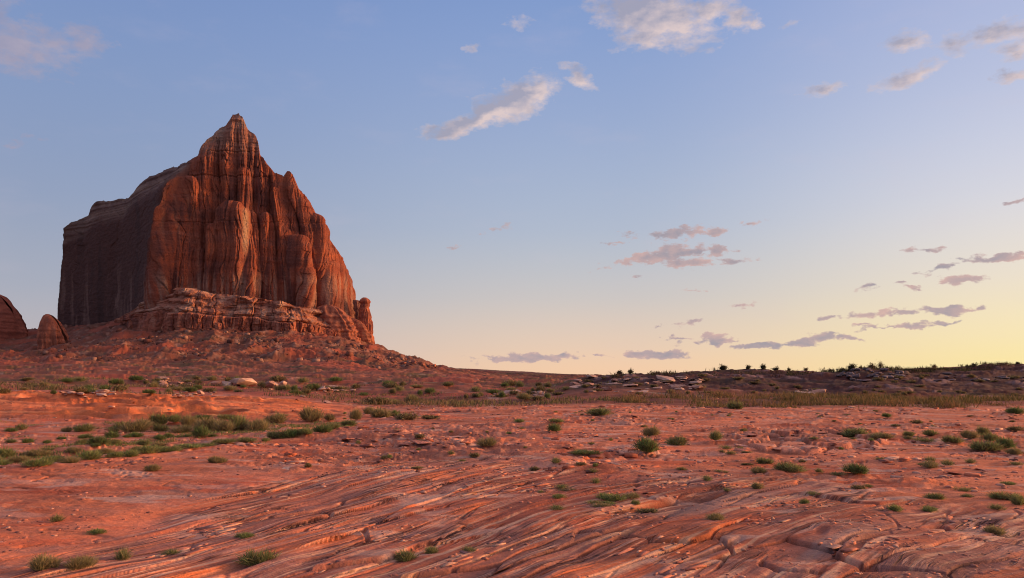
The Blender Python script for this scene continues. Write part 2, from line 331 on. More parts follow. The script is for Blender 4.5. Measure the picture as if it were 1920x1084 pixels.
def strata_coord(x, y):
    "S runs across the tilted beds, T along them; their strike swings from near to far-right"
    xs = np.linspace(-80, 80, 1601); G = np.cumsum(1 / np.tan(np.radians(np.clip(30 + 5.0 * xs, 25, 47)))) * .1
    G = G - np.interp(0, xs, G)
    sw = ss(x, 1.5, 4.5) * ss(y, 16, 9)
    X = x + .38 * fb(x / 6, y / 8, 2, 60) + sw * .26 * fb(x / 2.2, y / 2.6, 3, 63) + .03 * fb(x / .8, y / 1.2, 3, 66)
    Y = y + .4 * fb(x / 6, y / 8, 2, 70) + sw * .35 * fb(x / 2.0, y / 2.4, 3, 73)
    return (np.interp(X, xs, G) - Y) * .62, X * .55 + Y * .83
def bed(S, T, seed, k):
    return pn(S * k, T * .05 * k ** .5, seed)
def height(x, y, want_col=False):
    x = np.asarray(x, float); y = np.asarray(y, float)
    z = macro(x, y); px, rock, rock2, slab, bank, far, talus = zones(x, y)
    r = np.maximum(y, 5)
    S, T = strata_coord(x, y)
    # broad swell of the foreground rock
    z = z + .10 * fb(x / 4.5, y / 6, 3, 1) * ss(y, 60, 20) + .05 * fb(x / 1.5, y / 2, 3, 5) * rock
    # bedding: tilted plates with a sharp broken edge on one side
    brk = fb(x / 1.6, y / 1.9, 3, 20); amp = rock * (.45 + .9 * ss(brk, -.35, .45))
    h = 0
    for k, a, sd in ((.75, .042, 80), (1.9, .022, 82), (5.2, .007, 84)):
        q = S * k + .9 * pn(T * .11, S * .3, sd) + .12 * pn(T * .9, S * k * .5, sd + 1); fr = q - np.floor(q)
        hh = PERM[(np.floor(q).astype(np.int64) * 7 + sd) & 255] / 255.0
        ew = np.clip(.06 + k * y * .0028, .1, .5); saw = np.where(fr < 1 - ew, fr / (1 - ew), (1 - fr) / ew) - .5
        m = ss(pn(T * .30 * k ** .5, np.floor(q) * 3.7, sd + 2), -.15, .12)
        h = h + a * saw * (.2 + 1.0 * hh) * m * ss(y, 55 / k + 7, 30 / k + 5)
    z = z + h * amp
    # broken plates between cross joints
    dp1, dp2, pid = voro(S * 1.9 + .2 * pn(T, S, 98), T * .42, 11); jm = ss(fb(x / 2.6, y / 3.0, 3, 99), -.25, .1)
    ewp = np.clip(.010 * y, .07, .3); z = z + rock * jm * .055 * (pid - .5) * ss(dp2 - dp1, .0, ewp)
    pe = (1 - ss((dp2 - dp1) / (.045 + .006 * np.maximum(y - 8, 0)), .0, 1.0)) * rock * jm * ss(y, 19, 10); z = z - .05 * pe
    # fissures along the bedding
    cr = np.abs(bed(S, T, 90, 1.15)); crm = ss(fb(x / 2.2, y / 2.8, 2, 92), -.05, .3)
    crack = ss(cr, .045, .0) * crm * rock * ss(y, 20, 11)
    cr2 = np.abs(pn(S * 2.6, T * .45, 95)); crack2 = ss(y, 17, 9) * ss(cr2, .06, .0) * ss(pn(x / 1.3, y / 1.7, 97), .0, .35) * rock
    z = z - .11 * crack - .05 * crack2
    # small horizontal ledges of the rougher mid ground
    lw = fb(x / 3.2, y / 1.7, 4, 30); tz = lw * 5.0; tf = tz - np.floor(tz)
    led = (np.floor(tz) + ss(tf, .0, .22)) / 5.0
    sandm = (1 - rock) * (1 - far)
    mid = np.clip(rock2 + .8 * ss(fb(x / 5, y / 3.5, 3, 34), -.12, .2) + .12, 0, 1) * sandm * (1 - bank) * (1 - slab) * (1 - .8 * ss(px, 560, 400) * ss(y, 19, 16))
    z = z + .42 * (led - lw * .55) * mid + .030 * fb(x / .5, y / .35, 3, 36) * mid + .12 * mid * (np.floor(fb(x / 1.3, y / .8, 3, 39) * 6) / 6)
    z = z + .013 * fb(x * 1.9, y * 1.5, 4, 38, .6) * sandm
    hc = ss(np.abs(fb(x / 2.4, y / 1.3, 3, 45)), .020, .0) * ss(fb(x / 3, y / 2.4, 2, 46), -.05, .2) * sandm * (1 - slab); z = z - .06 * hc
    # broken flags
    d1, d2, cid = voro(x * 1.7 + .3 * pn(x, y, 3), y * 1.05, 2); flag = (ss(d2 - d1, .02, .16) * (.4 + .9 * cid)) * ss(cid, .1, .3)
    z = z + slab * (.13 * flag - .03)
    # the left bank: thin dipping beds
    bq = y * .55 + x * .10 + 2.6 * fb(x / 9, y / 6, 3, 50); bf = bq - np.floor(bq); bled = np.floor(bq) + ss(bf, .55, .75)
    bs = (bled - bq); z = z + bank * (.55 * bs * ss(fb(x / 8, y / 8, 2, 52), -.35, .1) + .12 * rg(x / 1.6 + y * .4, y / .7, 3, 53) - .03)
    # far ground: hummocks and ledges that grow with distance
    sc = np.clip(y / 60, 1, 8)
    hum = fb(x / (7 * 1), y / 9, 4, 54) * .30 + fb(x / 30, y / 40, 4, 56) * 1.4 * ss(y, 120, 300)
    lq = fb(x / 22, y / 12, 4, 58) * 6; lf = lq - np.floor(lq); ledf = (np.floor(lq) + ss(lf, .0, .15)) / 6
    farz = hum * ss(y, 1200, 500) * (1 - .75 * ss(y, 85, 92) * ss(px, 1000, 1150) * ss(y, 190, 130)) + ledf * np.clip(y / 80, .5, 2.4) * ss(y, 700, 500) * 1.1 + .05 * np.clip(y / 60, 1, 4) * fb(x / 1.6, y / 2.0, 3, 57)
    z = z + far * farz
    tal = rg(x / 20, y / 60, 3, 59) * 4.0 - 2.6 + (rg(x / 6, y / 8, 4, 61) - .5) * .9 * ss(fb(x / 25, y / 25, 2, 67), -.1, .3) + np.abs(fb(x / 1.8, y / 2.4, 3, 62)) * .8 + 2.6 * fb(x / 34, y / 30, 3, 68) + (np.floor(fb(x / 30, y / 9, 3, 69) * 5) / 5) * 2.2 * ss(y, 400, 340)
    z = z + talus * tal * ss(y, 760, 600)
    # rubbly ridge on the right
    rid = ss(y, 62, 72) * ss(px, 1030, 1120) * ss(y, 145, 120)
    d1, d2, cid2 = voro(x * .55, y * .40, 5)
    z = z + rid * (.30 * (rg(x / 3.2, y / 2.3, 4, 64) - .55) + .22 * ss(d2 - d1, .0, .2) * cid2 * ss(fb(x / 9, y / 6, 2, 65), -.05, .2) - .05)
    if not want_col: return z
    # ---------------- rock and soil colours
    cs = np.array((.52, .175, .090)); n = len(x); col = np.tile(cs, (n, 1))
    a = fb(x / 3, y / 2, 4, 110); b = fb(x / .8, y / .5, 4, 114)
    col = mixv(col, (.47, .205, .14), ss(a, -.1, .5) * .8); col = mixv(col, (.42, .10, .045), ss(b + a, .15, .6) * .7); col = mixv(col, (.40, .165, .11), ss(fb(x / 1.7, y / .6, 4, 112), .05, .3) * .75); col = mixv(col, (.44, .10, .045), ss(fb(x / 4, y / 1.8, 4, 113), .08, .3) * .7); col = mixv(col, (.46, .27, .22), ss(fb(x / 2.8, y / .9, 4, 115), .16, .34) * .6)
    col = mixv(col, (.52, .30, .22), ss(fb(x / .35, y / .22, 3, 117), .42, .62) * .7)
    col = mixv(col, (.15, .055, .04), ss(fb(x / .9, y / .25, 4, 119), .38, .60) * .6)
    # foreground beds
    c1 = bed(S, T, 120, 1.1) + .5 * bed(S, T, 122, 3.3); c2 = bed(S, T, 124, 7.) + .6 * bed(S, T, 126, 17.) ; c3 = fb(x / 1.8, y / 2.4, 3, 128)
    rc = np.tile(np.array((.37, .145, .10)), (n, 1))
    rc = mixv(rc, (.50, .155, .075), ss(c1 + .3 * c3, .1, .5) * .6)
    rc = mixv(rc, (.235, .12, .105), ss(-c1 + .6 * c3, .15, .6) * .8)
    rc = mixv(rc, (.20, .105, .10), ss(x, 1.5, 5) * ss(y, 11, 8.5) * ss(c3, -.35, .2) * .75); rc = mixv(rc, (.22, .115, .105), ss(y, 9, 7.2) * ss(fb(x / 2.2, y / 1.4, 3, 132), -.2, .3) * .7)
    w1 = pn(S * .9, T * .10, 170) + .35 * pn(S * 2.6, T * .2, 171); w2 = pn(S * 1.3 + 9, T * .12, 172) + .4 * pn(S * 3.8, T * .3, 173); w3 = pn(S * .8 + 4, T * .14, 174) + .35 * pn(S * 3.1, T * .25, 175)
    rc = mixv(rc, (.58, .17, .065), ss(w1, .22, .42) * .8); rc = mixv(rc, (.34, .215, .19), ss(w2, .25, .45) * .75); rc = mixv(rc, (.30, .085, .05), ss(w3, .2, .42) * .75)
    rc = mixv(rc, (.64, .40, .27), ss(c2 + .5 * brk, .25, .65) * .85)
    rc = mixv(rc, (.10, .045, .038), ss(-c2 + .3 * c3, .42, .8) * .8)
    rc = mixv(rc, (.085, .036, .03), np.clip(crack + crack2 + .8 * pe, 0, 1) * .6)
    rc = mixv(rc, (.44, .11, .05), ss(fb(x / 2.6, y / 1.6, 3, 130), .15, .45) * .6)
    col = mixv(col, rc, rock)
    rc2 = mixv(mixv(np.tile(np.array((.38, .15, .105)), (n, 1)), (.22, .11, .10), ss(lw, .0, .35) * .5), (.52, .25, .16), ss(b, .2, .5) * .6)
    col = mixv(col, rc2, rock2 * .8); em = ss(tf, .26, .08) * ss(tf, .0, .04) * mid; col = mixv(col, (.66, .36, .26), em * .5); col = mixv(col, (.12, .045, .032), hc * .7)
    col = mixv(col, mixv(np.tile(np.array((.50, .235, .165)), (n, 1)), (.34, .125, .085), cid), slab * ss(flag, .1, .3) * .85)
    col = mixv(col, (.13, .05, .035), slab * ss(flag, .15, .0) * .7)
    # orange bank
    bb = fb(x / 6, y / .9, 4, 134)
    bc = mixv(mixv(np.tile(np.array((.62, .18, .07)), (n, 1)), (.72, .31, .15), ss(bb, 0, .4) * .7), (.30, .09, .05), ss(-bb, .10, .40) * .8)
    col = mixv(col, bc, bank)
    tone = fb(x / 6, y / 3.2, 4, 150); t2 = fb(x / 2.2, y / .9, 4, 155)
    col = col * (1 + .32 * np.clip(tone * 1.6, -1, 1) + .22 * np.clip(t2 * 1.8, -1, 1))[:, None] * np.array((.93, .87, .80))
    col = mixv(col, (.50, .32, .245), ss(fb(x / 1.9, y / .75, 5, 160), .20, .36) * (1 - bank) * .65)
    # far scrubby soil
    f1 = fb(x / 14, y / 10, 4, 136); f2 = fb(x / 3, y / 2.2, 4, 138)
    fc = np.tile(np.array((.19, .070, .043)), (n, 1))
    fc = mixv(fc, (.31, .12, .075), ss(f1, .0, .35) * .7); fc = mixv(fc, (.10, .07, .032), ss(-f1 + .5 * f2, .02, .35) * .8)
    fc = mixv(fc, (.44, .28, .21), ss(f2, .30, .5) * .6 * ss(y, 400, 150)); fc = mixv(fc, (.30, .075, .045), ss(fb(x / 40, y / 30, 3, 140), .05, .3) * .7)
    col = mixv(col, fc, far)
    tcx = mixv(np.tile(np.array((.155, .058, .038)), (n, 1)), (.26, .135, .095), ss(fb(x / 5, y / 6, 4, 142), .02, .4))
    tcx = mixv(tcx, (.075, .035, .025), ss(fb(x / 4, y / 4.5, 4, 146), .12, .3) * .75); tcx = mixv(tcx, (.27, .068, .038), ss(fb(x / 25, y / 30, 3, 145), 0, .3) * .8); tcx = mixv(tcx, (.10, .07, .04), ss(fb(x / 20, y / 25, 4, 147), .1, .4) * .5)
    col = mixv(col, tcx, talus)
    rr = mixv(mixv(np.tile(np.array((.055, .017, .015)), (n, 1)), (.19, .115, .11), ss(cid2, .62, .8) * ss(fb(x / 9, y / 6, 2, 65), .0, .3)), (.045, .026, .017), ss(fb(x / 8, y / 6, 4, 149), .0, .3) * .8)  # backlit shade of the ridge put into its rock colour
    col = mixv(col, rr, rid)
    far2 = ss(y, 330, 520) * ss(px, 780, 850)
    col = mixv(col, mixv(np.tile(np.array((.12, .040, .032)), (n, 1)), (.085, .06, .032), ss(f1, -.1, .2)), far2)
    return z, np.clip(col, 0, 1)

def ycoords():
    ys = list(np.arange(-30, 0, 1.0)) + list(np.arange(0, 5.4, .15)); y = 5.5
    while y < 9500:
        ys.append(y)
        if y < 700: k = .0075 if not (255 < y < 500) else .0032
        elif y < 1300: k = .012
        else: k = .05
        y += min(y * y / 1237 * (.42 if y < 17 else .6), k * y) if y < 60 else k * y
    return np.array(ys)
ys = ycoords()
uf = np.linspace(-.74, .74, 1180); side = .74 + np.cumsum(.004 * 1.09 ** np.arange(52))
us = np.concatenate([-side[::-1], uf, side])
Wy = np.sqrt(np.maximum(ys, 0) ** 2 + 4.0 ** 2)
GXX = us[None, :] * Wy[:, None]; GYY = np.repeat(ys[:, None], len(us), 1)
gz, gc = height(GXX.ravel(), GYY.ravel(), True)
M_ground = mat_attr('red_desert_ground', scales=((60, .22, .004), (11, .20, .022), (.9, .12, .12)), bump=.75)
_S, _T = strata_coord(GXX.ravel(), GYY.ravel()); _rk = zones(GXX.ravel(), GYY.ravel())[1]
def add_beds(m):
    t = m.node_tree; n = t.nodes; l = t.links; b = n['Principled BSDF']
    at = n.new('ShaderNodeAttribute'); at.attribute_name = 'Bed'; sx = n.new('ShaderNodeSeparateXYZ'); l.new(at.outputs['Vector'], sx.inputs[0]); rk = sx.outputs[2]
    col = b.inputs['Base Color'].links[0].from_socket; nrm = b.inputs['Normal'].links[0].from_socket
    def M(op, *a, clamp=False):
        q = n.new('ShaderNodeMath'); q.operation = op; q.use_clamp = clamp
        for i, v in enumerate(a):
            if isinstance(v, (int, float)): q.inputs[i].default_value = v
            else: l.new(v, q.inputs[i])
        return q.outputs[0]
    def nz(ks, kt, det, ro, off):
        cb = n.new('ShaderNodeCombineXYZ'); l.new(M('MULTIPLY', sx.outputs[0], ks), cb.inputs[0]); l.new(M('MULTIPLY', sx.outputs[1], kt), cb.inputs[1]); cb.inputs[2].default_value = off
        q = n.new('ShaderNodeTexNoise'); q.inputs['Scale'].default_value = 1; q.inputs['Detail'].default_value = det; q.inputs['Roughness'].default_value = ro; l.new(cb.outputs[0], q.inputs['Vector']); return q.outputs[0]
    def MR(v, a, b_, c, d):
        q = n.new('ShaderNodeMapRange'); l.new(v, q.inputs[0])
        for i, w_ in enumerate((a, b_, c, d)): q.inputs[i + 1].default_value = w_
        return q.outputs[0]
    def MX(f_, c, rgb):
        q = n.new('ShaderNodeMix'); q.data_type = 'RGBA'; l.new(f_, q.inputs[0]); l.new(c, q.inputs[6]); q.inputs[7].default_value = (*rgb, 1); return q.outputs[2]
    A = nz(3.6, .30, 4, .55, 1); B = nz(9.5, .50, 5, .6, 5); Cc = nz(27, 1.3, 4, .6, 9); D = nz(1.6, .5, 5, .6, 13); Q = nz(1.1, .55, 4, .6, 21)
    calm = MR(Q, .47, .58, .05, 1); allk = rk; rk = M('MULTIPLY', rk, calm)
    col = MX(M('MULTIPLY', rk, MR(B, .545, .60, 0, .75)), col, (.60, .36, .26))
    col = MX(M('MULTIPLY', rk, MR(D, .49, .57, 0, .8)), col, (.235, .12, .11))
    col = MX(M('MULTIPLY', rk, MR(A, .545, .59, 0, .6)), col, (.52, .16, .075))
    col = MX(M('MULTIPLY', rk, MR(B, .445, .405, 0, .85)), col, (.14, .058, .046))
    col = MX(M('MULTIPLY', rk, MR(Cc, .43, .39, 0, .65)), col, (.17, .07, .055))
    col = MX(M('MULTIPLY', rk, MR(Cc, .57, .61, 0, .55)), col, (.62, .35, .24))
    ck = M('MULTIPLY', MR(M('ABSOLUTE', M('SUBTRACT', A, .47)), .017, .004, 0, 1), MR(D, .40, .50, 0, 1), clamp=True)
    col = MX(M('MULTIPLY', rk, M('MULTIPLY', ck, .8)), col, (.075, .032, .026))
    l.new(col, b.inputs['Base Color'])
    for h_, dist in ((MR(A, .44, .56, 0, 1), .032), (MR(B, .44, .56, 0, 1), .017), (MR(Cc, .42, .58, 0, 1), .009), (M('MULTIPLY', ck, -1.0), .05)):
        bp = n.new('ShaderNodeBump'); bp.inputs['Distance'].default_value = dist; l.new(M('MULTIPLY', rk, .9), bp.inputs['Strength']); l.new(h_, bp.inputs['Height']); l.new(nrm, bp.inputs['Normal']); nrm = bp.outputs[0]
    l.new(nrm, b.inputs['Normal'])
add_beds(M_ground)
gnd = mk('ground', np.stack([GXX.ravel(), GYY.ravel(), gz], 1), grid_faces(len(ys), len(us)), M_ground, col=gc, smooth=True)
_at = gnd.data.attributes.new('Bed', 'FLOAT_VECTOR', 'POINT'); _at.data.foreach_set('vector', np.stack([_S, _T, _rk], 1).astype(np.float32).ravel())
tagset(gnd, 'red sandstone and sand stretching to the horizon', kind='structure')

def on_ground(pts):
    "photo pixels -> points where the sight line first meets the land"
    Yg = np.exp(np.linspace(math.log(5.6), math.log(1500), 2600)); out = []
    for k in range(0, len(pts), 60):
        pp = np.array(pts[k:k + 60], float); X, Y, Z = P(pp[:, :1], pp[:, 1:2], Yg[None, :])
        Y = np.broadcast_to(Yg[None, :], X.shape); h = height(X.ravel(), Y.ravel()).reshape(X.shape)
        hit = (Z < h); i = np.where(hit.any(1), hit.argmax(1), len(Yg) - 1)
        for q, j in enumerate(i): out.append((X[q, j], Y[q, j], h[q, j]))
    return out

# ------------------------------------------------------------------ the butte
M_rock = mat_attr('cliff_sandstone', scales=((5., .12, .12), (1.4, .20, .4), (.3, .14, .8)), bump=.9)
ST = [ # base px, base depth, crest px, crest py, crest depth
 (104, 575, 118, 430, 570), (122, 566, 135, 417, 566), (145, 556, 165, 405, 558), (160, 548, 172, 388, 552), (172, 541, 181, 379, 548), (190, 532, 212, 376, 541), (204, 525, 228, 372, 534), (212, 520, 240, 374, 528),
 (225, 508, 262, 347, 518), (238, 495, 283, 330, 505), (248, 484, 310, 320, 495), (255, 474, 325, 314, 488), (263, 462, 334, 313, 480), (272, 448, 345, 307, 470), (281, 437, 352, 303, 464),
 (297, 434, 372, 290, 464), (315, 437, 380, 272, 466), (335, 439, 388, 262, 468), (355, 440, 405, 249, 472), (375, 441, 420, 237, 475), (395, 442, 430, 227, 477), (412, 442, 437, 217, 478), (430, 443, 447, 214, 479), (446, 443, 455, 219, 479),
 (460, 444, 459, 232, 479), (474, 444, 465, 243, 479), (490, 447, 480, 254, 478), (505, 449, 484, 268, 477), (520, 451, 488, 292, 476), (533, 453, 496, 300, 475), (545, 454, 506, 314, 475), (556, 454, 516, 325, 476),
 (565, 452, 526, 329, 477), (574, 449, 534, 332, 478), (581, 448, 538, 323, 478), (588, 448, 545, 322, 478), (596, 450, 551, 332, 478), (605, 453, 560, 355, 478), (615, 457, 573, 368, 479), (625, 460, 586, 388, 480), (634, 467, 603, 418, 482), (642, 475, 616, 446, 484), (648, 483, 630, 466, 487), (652, 490, 640, 497, 491), (655, 498, 648, 528, 496), (657, 507, 655, 562, 503), (660, 518, 660, 600, 514)]
ST = np.array(ST, float); sk = np.arange(len(ST)); NS = 1150; NT = 560
sv = np.linspace(0, len(ST) - 1, NS)
def si(k, n=3):
    v = np.interp(sv, sk, ST[:, k]); w = np.hanning(2 * n + 3)[1:-1]; w /= w.sum(); return np.convolve(np.pad(v, n, mode='edge'), w, 'valid')
bx, bY, cx_, cy_, cY = si(0, 12), si(1, 22), si(2), si(3), si(4, 14)
cy_ = cy_ + 2.2 * fb(sv * .9, sv * 0, 3, 200) + 1.6 * np.floor(2 * fb(sv * .45, sv * 0 + 4, 2, 205))
CX, CYY, CZ = P(cx_, cy_, cY)
BZp = np.interp(bx, [104, 180, 260, 400, 520, 600, 660], [632, 630, 630, 640, 640, 650, 655])
BX, BYY, BZ = P(bx, BZp, bY)
t = np.linspace(0, 1, NT)[:, None]
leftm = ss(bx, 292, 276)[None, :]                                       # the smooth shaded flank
hf_l = np.where(t < .78, .10 * t / .78, .10 + .90 * ss(t, .70, 1.12) / ss(np.array([1.0]), .70, 1.12))
hf_l = .10 * t + .90 * ss(t, .76, 1.04) / ss(np.array([1.0]), .76, 1.04)
hf_r = t ** 1.55; hf_rr = t ** 1.25
rr_ = ss(bx, 560, 600)[None, :]
hf = hf_l * leftm + (1 - leftm) * (hf_r * (1 - rr_) + hf_rr * rr_)
VX = BX + (CX - BX) * hf; VY = BYY + (CYY - BYY) * hf; VZ = BZ + (CZ - BZ) * t
# plan normal
tx = np.gradient(BX); ty = np.gradient(BYY); w = np.hanning(91); w /= w.sum()
tx = np.convolve(np.pad(tx, 45, mode='edge'), w, 'valid'); ty = np.convolve(np.pad(ty, 45, mode='edge'), w, 'valid')
ln = np.hypot(tx, ty); nx = ty / ln; ny = -tx / ln
arc = np.concatenate([[0], np.cumsum(np.hypot(np.diff(BX), np.diff(BYY)))])[None, :] * np.ones_like(VZ)
PX, PY = proj(VX, VY, VZ); H = VZ
fl = 1 - leftm
env = ss(t, 1.0, .86) * (.35 + .65 * ss(t, 0, .05)) * np.ones_like(VZ)
A = PX / F * 450 + .0 * H
wp = A + 4.0 * fb(A / 30, H / 55, 3, 210) + .55 * fb(A / 7, H / 22, 3, 212)
gr = lambda v, p: np.minimum(1, np.abs(v) * 2.2) ** p
d = 8.5 * (gr(pn(wp / 14, H / 170, 214), .6) - .6) + 3.4 * (gr(pn(wp / 5.6, H / 90, 216), .6) - .6) + 1.2 * (gr(pn(wp / 2.2, H / 38, 218), .6) - .6)
d = d * (fl * .95 + .0) * env
# rounded buttresses standing out of the wall: px, top row, half width, depth, lean
BUT = [(437, 377, 34, 12, .02), (405, 420, 17, 10, .0), (534, 420, 18, 7, .05), (498, 398, 14, 6, .05), (350, 330, 30, 8, -.12), (322, 385, 17, 9, -.06), (303, 440, 13, 7, -.03), (470, 395, 12, 5, .04),
       (375, 465, 12, 6, 0), (560, 440, 13, 7, .1), (585, 400, 16, 8, .2), (610, 450, 15, 7, .2), (634, 500, 12, 5, .2), (546, 334, 12, 4, .33), (420, 300, 9, 3, 0), (395, 275, 12, 3, -.2), (455, 315, 14, 3, .1), (518, 352, 16, 5, .2), (345, 470, 11, 6, 0), (455, 480, 14, 6, 0), (505, 505, 13, 6, 0), (430, 520, 12, 4, 0), (370, 395, 13, 5, -.05)]
bm = np.zeros_like(d)
wob = 3.5 * fb(H / 22, A / 60, 3, 220)
for (qx, qt, hw, dp, lean) in BUT:
    hw *= 1.12; dp *= 1.3
    c = qx + lean * (PY - qt) + wob; dx = (PX - c) / (hw * (.85 + .35 * ss(PY, qt, 560))) + .12 * fb(H / 9, A / 9, 3, 222)
    v = np.maximum(0, (qt + hw * .9 - PY)) / (hw * .9); q = 1 - dx * dx - v * v
    bm = np.maximum(bm, dp * np.clip(q, 0, 1) ** .33)
d = d * (1 - .45 * np.clip(bm / 5, 0, 1)) + bm * env
def joints(wd_, hh_, sd, amp, tilt):
    u = wp / wd_ + .25 * pn(A / 9, H / 9, sd) + .6 * pn(A / 40, H / 200, sd + 1); i = np.floor(u).astype(np.int64); fu = u - i
    ri = PERM[(i + sd * 7) & 255] / 255.0; v = H / (hh_ * (.6 + .9 * ri)) + ri * 9 + .35 * pn(A / 6, H / 25, sd + 2); j = np.floor(v).astype(np.int64)
    a1 = PERM[PERM[(i + sd) & 255] + (j & 255)] / 255.0; a2 = PERM[PERM[(i + sd + 50) & 255] + (j & 255)] / 255.0
    return amp * (a1 - .5) + tilt * (a2 - .5) * (fu - .5) * 2 - amp * .5 * ss(np.minimum(fu, 1 - fu), .06, .0)
jm_ = fl * env * (1 - .35 * np.clip(bm / 5, 0, 1))
d = d * .68 + .62 * jm_ * (joints(6.5, 34, 3, 2.6, 2.6) + joints(2.7, 15, 9, 1.3, 1.2)) + leftm * ss(t, 1, .9) * (joints(16, 60, 15, .5, .6) + joints(7, 30, 17, .2, .3))
# bedding ledges, strongest in the cap and on the slope above the flank
hs = H + 1.5 * fb(A / 40, H / 60, 2, 230)
ledge = pn(hs / 4.2, A / 160, 232) * .9 + pn(hs / 1.7, A / 80, 234) * .45
capm = ss(PY, 300, 270) + leftm * ss(t, .80, .90)
d = d + ledge * (.28 * fl + .12 + 1.2 * np.clip(capm, 0, 1)) * ss(t, 1.0, .97)
for yy, dd in ((284, 1.2), (331, .9), (420, .5)):
    d = d - dd * ss(np.abs(PY - yy - 3 * fb(A / 25, A * 0, 2, 236)), 2.2, .4) * fl * env
d = d + leftm * (1.3 * fb(A / 22, H / 70, 3, 240) + .5 * fb(A / 6, H / 25, 3, 242)) * ss(t, 1, .9) + .35 * fb(A / 1.6, H / 2.2, 3, 244)
# foot recess (alcoves) at the bottom of the front wall
VX = VX + nx * d; VY = VY + ny * d
ct = ss(t, .985, 1.0) * 1.2; VZ = VZ + .5 * fb(A / 2.4, H * 0, 3, 246) * ct
n = VX.size
f = lambda a: np.broadcast_to(a, VZ.shape).ravel()
st1 = fb(A / 5.5 + .25 * fb(A / 6, H / 12, 2, 249), H / 95, 4, 250).ravel(); st2 = fb(A / 2.0, H / 40, 3, 254).ravel(); bl = fb(A / 18, H / 18, 3, 257).ravel(); hz = pn(H / 5, A / 200, 259).ravel()
col = np.tile(np.array((.20, .055, .030)), (n, 1))
col = mixv(col, (.30, .086, .040), ss(bl + .4 * st1, .0, .45) * .8); col = mixv(col, (.13, .05, .04), ss(st1, .05, .4) * .75); col = mixv(col, (.31, .12, .065), ss(st2, .2, .5) * .5)
col = mixv(col, (.22, .09, .065), ss(hz, .1, .5) * .3)
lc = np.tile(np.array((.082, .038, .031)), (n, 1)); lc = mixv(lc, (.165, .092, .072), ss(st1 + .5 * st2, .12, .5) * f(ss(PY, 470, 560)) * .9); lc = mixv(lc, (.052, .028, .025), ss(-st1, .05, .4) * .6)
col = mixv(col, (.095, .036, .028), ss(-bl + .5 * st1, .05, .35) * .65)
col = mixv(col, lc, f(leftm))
col = mixv(col, mixv(np.tile(np.array((.27, .185, .145)), (n, 1)), (.16, .10, .085), ss(hz + st2 * .4, 0, .5)), f(np.clip(capm, 0, 1)) * (.35 + .45 * ss(-bl + .3 * hz, -.2, .3)))
cream = np.exp(-((PX - 464 - wob) / 4.0) ** 2) * ss(PY, 385, 410) * ss(PY, 490, 455)
col = mixv(col, (.50, .34, .19), cream.ravel() * .55)
col = mixv(col, (.26, .145, .10), f(ss(PY, 505, 535) * fl * .8) * ss(st2 + .4 * bl, -.2, .3))
front = np.stack([VX.ravel(), VY.ravel(), VZ.ravel()], 1)
# rear: the mass runs back from the crest, then drops
NB = 120; tb = np.linspace(0, 1, NB)[:, None]
cXr, cYr, cZr = VX[-1], VY[-1], VZ[-1]
awx, awy = -.42, .9
back = 55 * ss(tb, 0, .45) + 10 * tb; drop = .05 * ss(tb, 0, .4) + .95 * ss(tb, .3, 1.0)
RX = cXr + awx * back; RY = cYr + awy * back; RZ = cZr + (BZ - 6 - cZr) * drop
RX = RX + 1.8 * fb(RX / 20, RZ / 20, 3, 260) * ss(tb, 0, .1)
V = np.concatenate([front, np.stack([RX.ravel(), RY.ravel(), RZ.ravel()], 1)])
rc_ = np.tile(np.array((.24, .10, .07)), (RX.size, 1)); rc_[:] = mixv(rc_, (.26, .17, .13), np.clip(1 - drop * 2, 0, 1).repeat(NS, 1).ravel() * .8)
Fc = np.concatenate([grid_faces(NT, NS), grid_faces(NB, NS) + n])
# close both ends
butte = empty('sandstone_butte', (float(BX.mean()), float(BYY.mean()), 20.0))
tagset(butte, 'huge red sandstone butte with fluted front, dark smooth left flank and pointed summit', 'butte')
BO = np.array(butte.location)
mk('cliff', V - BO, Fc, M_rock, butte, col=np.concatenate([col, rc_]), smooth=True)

# bench at the foot of the wall
BN = [(218, 474, 596, 612), (228, 464, 577, 612), (240, 450, 563, 616), (256, 436, 556, 620), (270, 424, 546, 624), (290, 416, 535, 627), (320, 413, 536, 630), (350, 413, 540, 632), (380, 415, 543, 634), (420, 419, 549, 636), (455, 420, 553, 638), (485, 422, 557, 640), (520, 424, 562, 642), (555, 428, 567, 642), (580, 433, 572, 642), (600, 441, 577, 645), (620, 447, 583, 648), (645, 457, 594, 653), (668, 470, 606, 658)]
BN = np.array(BN, float); NS2 = 900; NT2 = 260
sb = np.linspace(0, len(BN) - 1, NS2)
def sib(k, n=12):
    v = np.interp(sb, np.arange(len(BN)), BN[:, k]); w = np.hanning(2 * n + 3)[1:-1]; w /= w.sum(); return np.convolve(np.pad(v, n, mode='edge'), w, 'valid')
qx, qY, qt, qb = sib(0), sib(1, 20), sib(2, 6), sib(3)
qt = qt + 2.5 * fb(sb * 1.1, sb * 0, 3, 300)
TXx, TYy, TZz = P(qx, qt, qY); B0x, B0y, B0z = P(qx, qb, qY)
tx = np.convolve(np.pad(np.gradient(B0x), 35, mode='edge'), np.hanning(71) / np.hanning(71).sum(), 'valid'); ty = np.convolve(np.pad(np.gradient(B0y), 35, mode='edge'), np.hanning(71) / np.hanning(71).sum(), 'valid')
ln = np.hypot(tx, ty); mx_, my_ = ty / ln, -tx / ln
tt = np.linspace(0, 1, NT2)[:, None]
vert = np.clip(tt / .80, 0, 1); shelf = ss(tt, .80, 1.0)
A2 = (qx / F * 440)[None, :] * np.ones_like(tt); H2 = B0z + (TZz - B0z) * vert
splitz = .50 + .16 * fb(A2 / 22, A2 * 0 + 9, 3, 301)
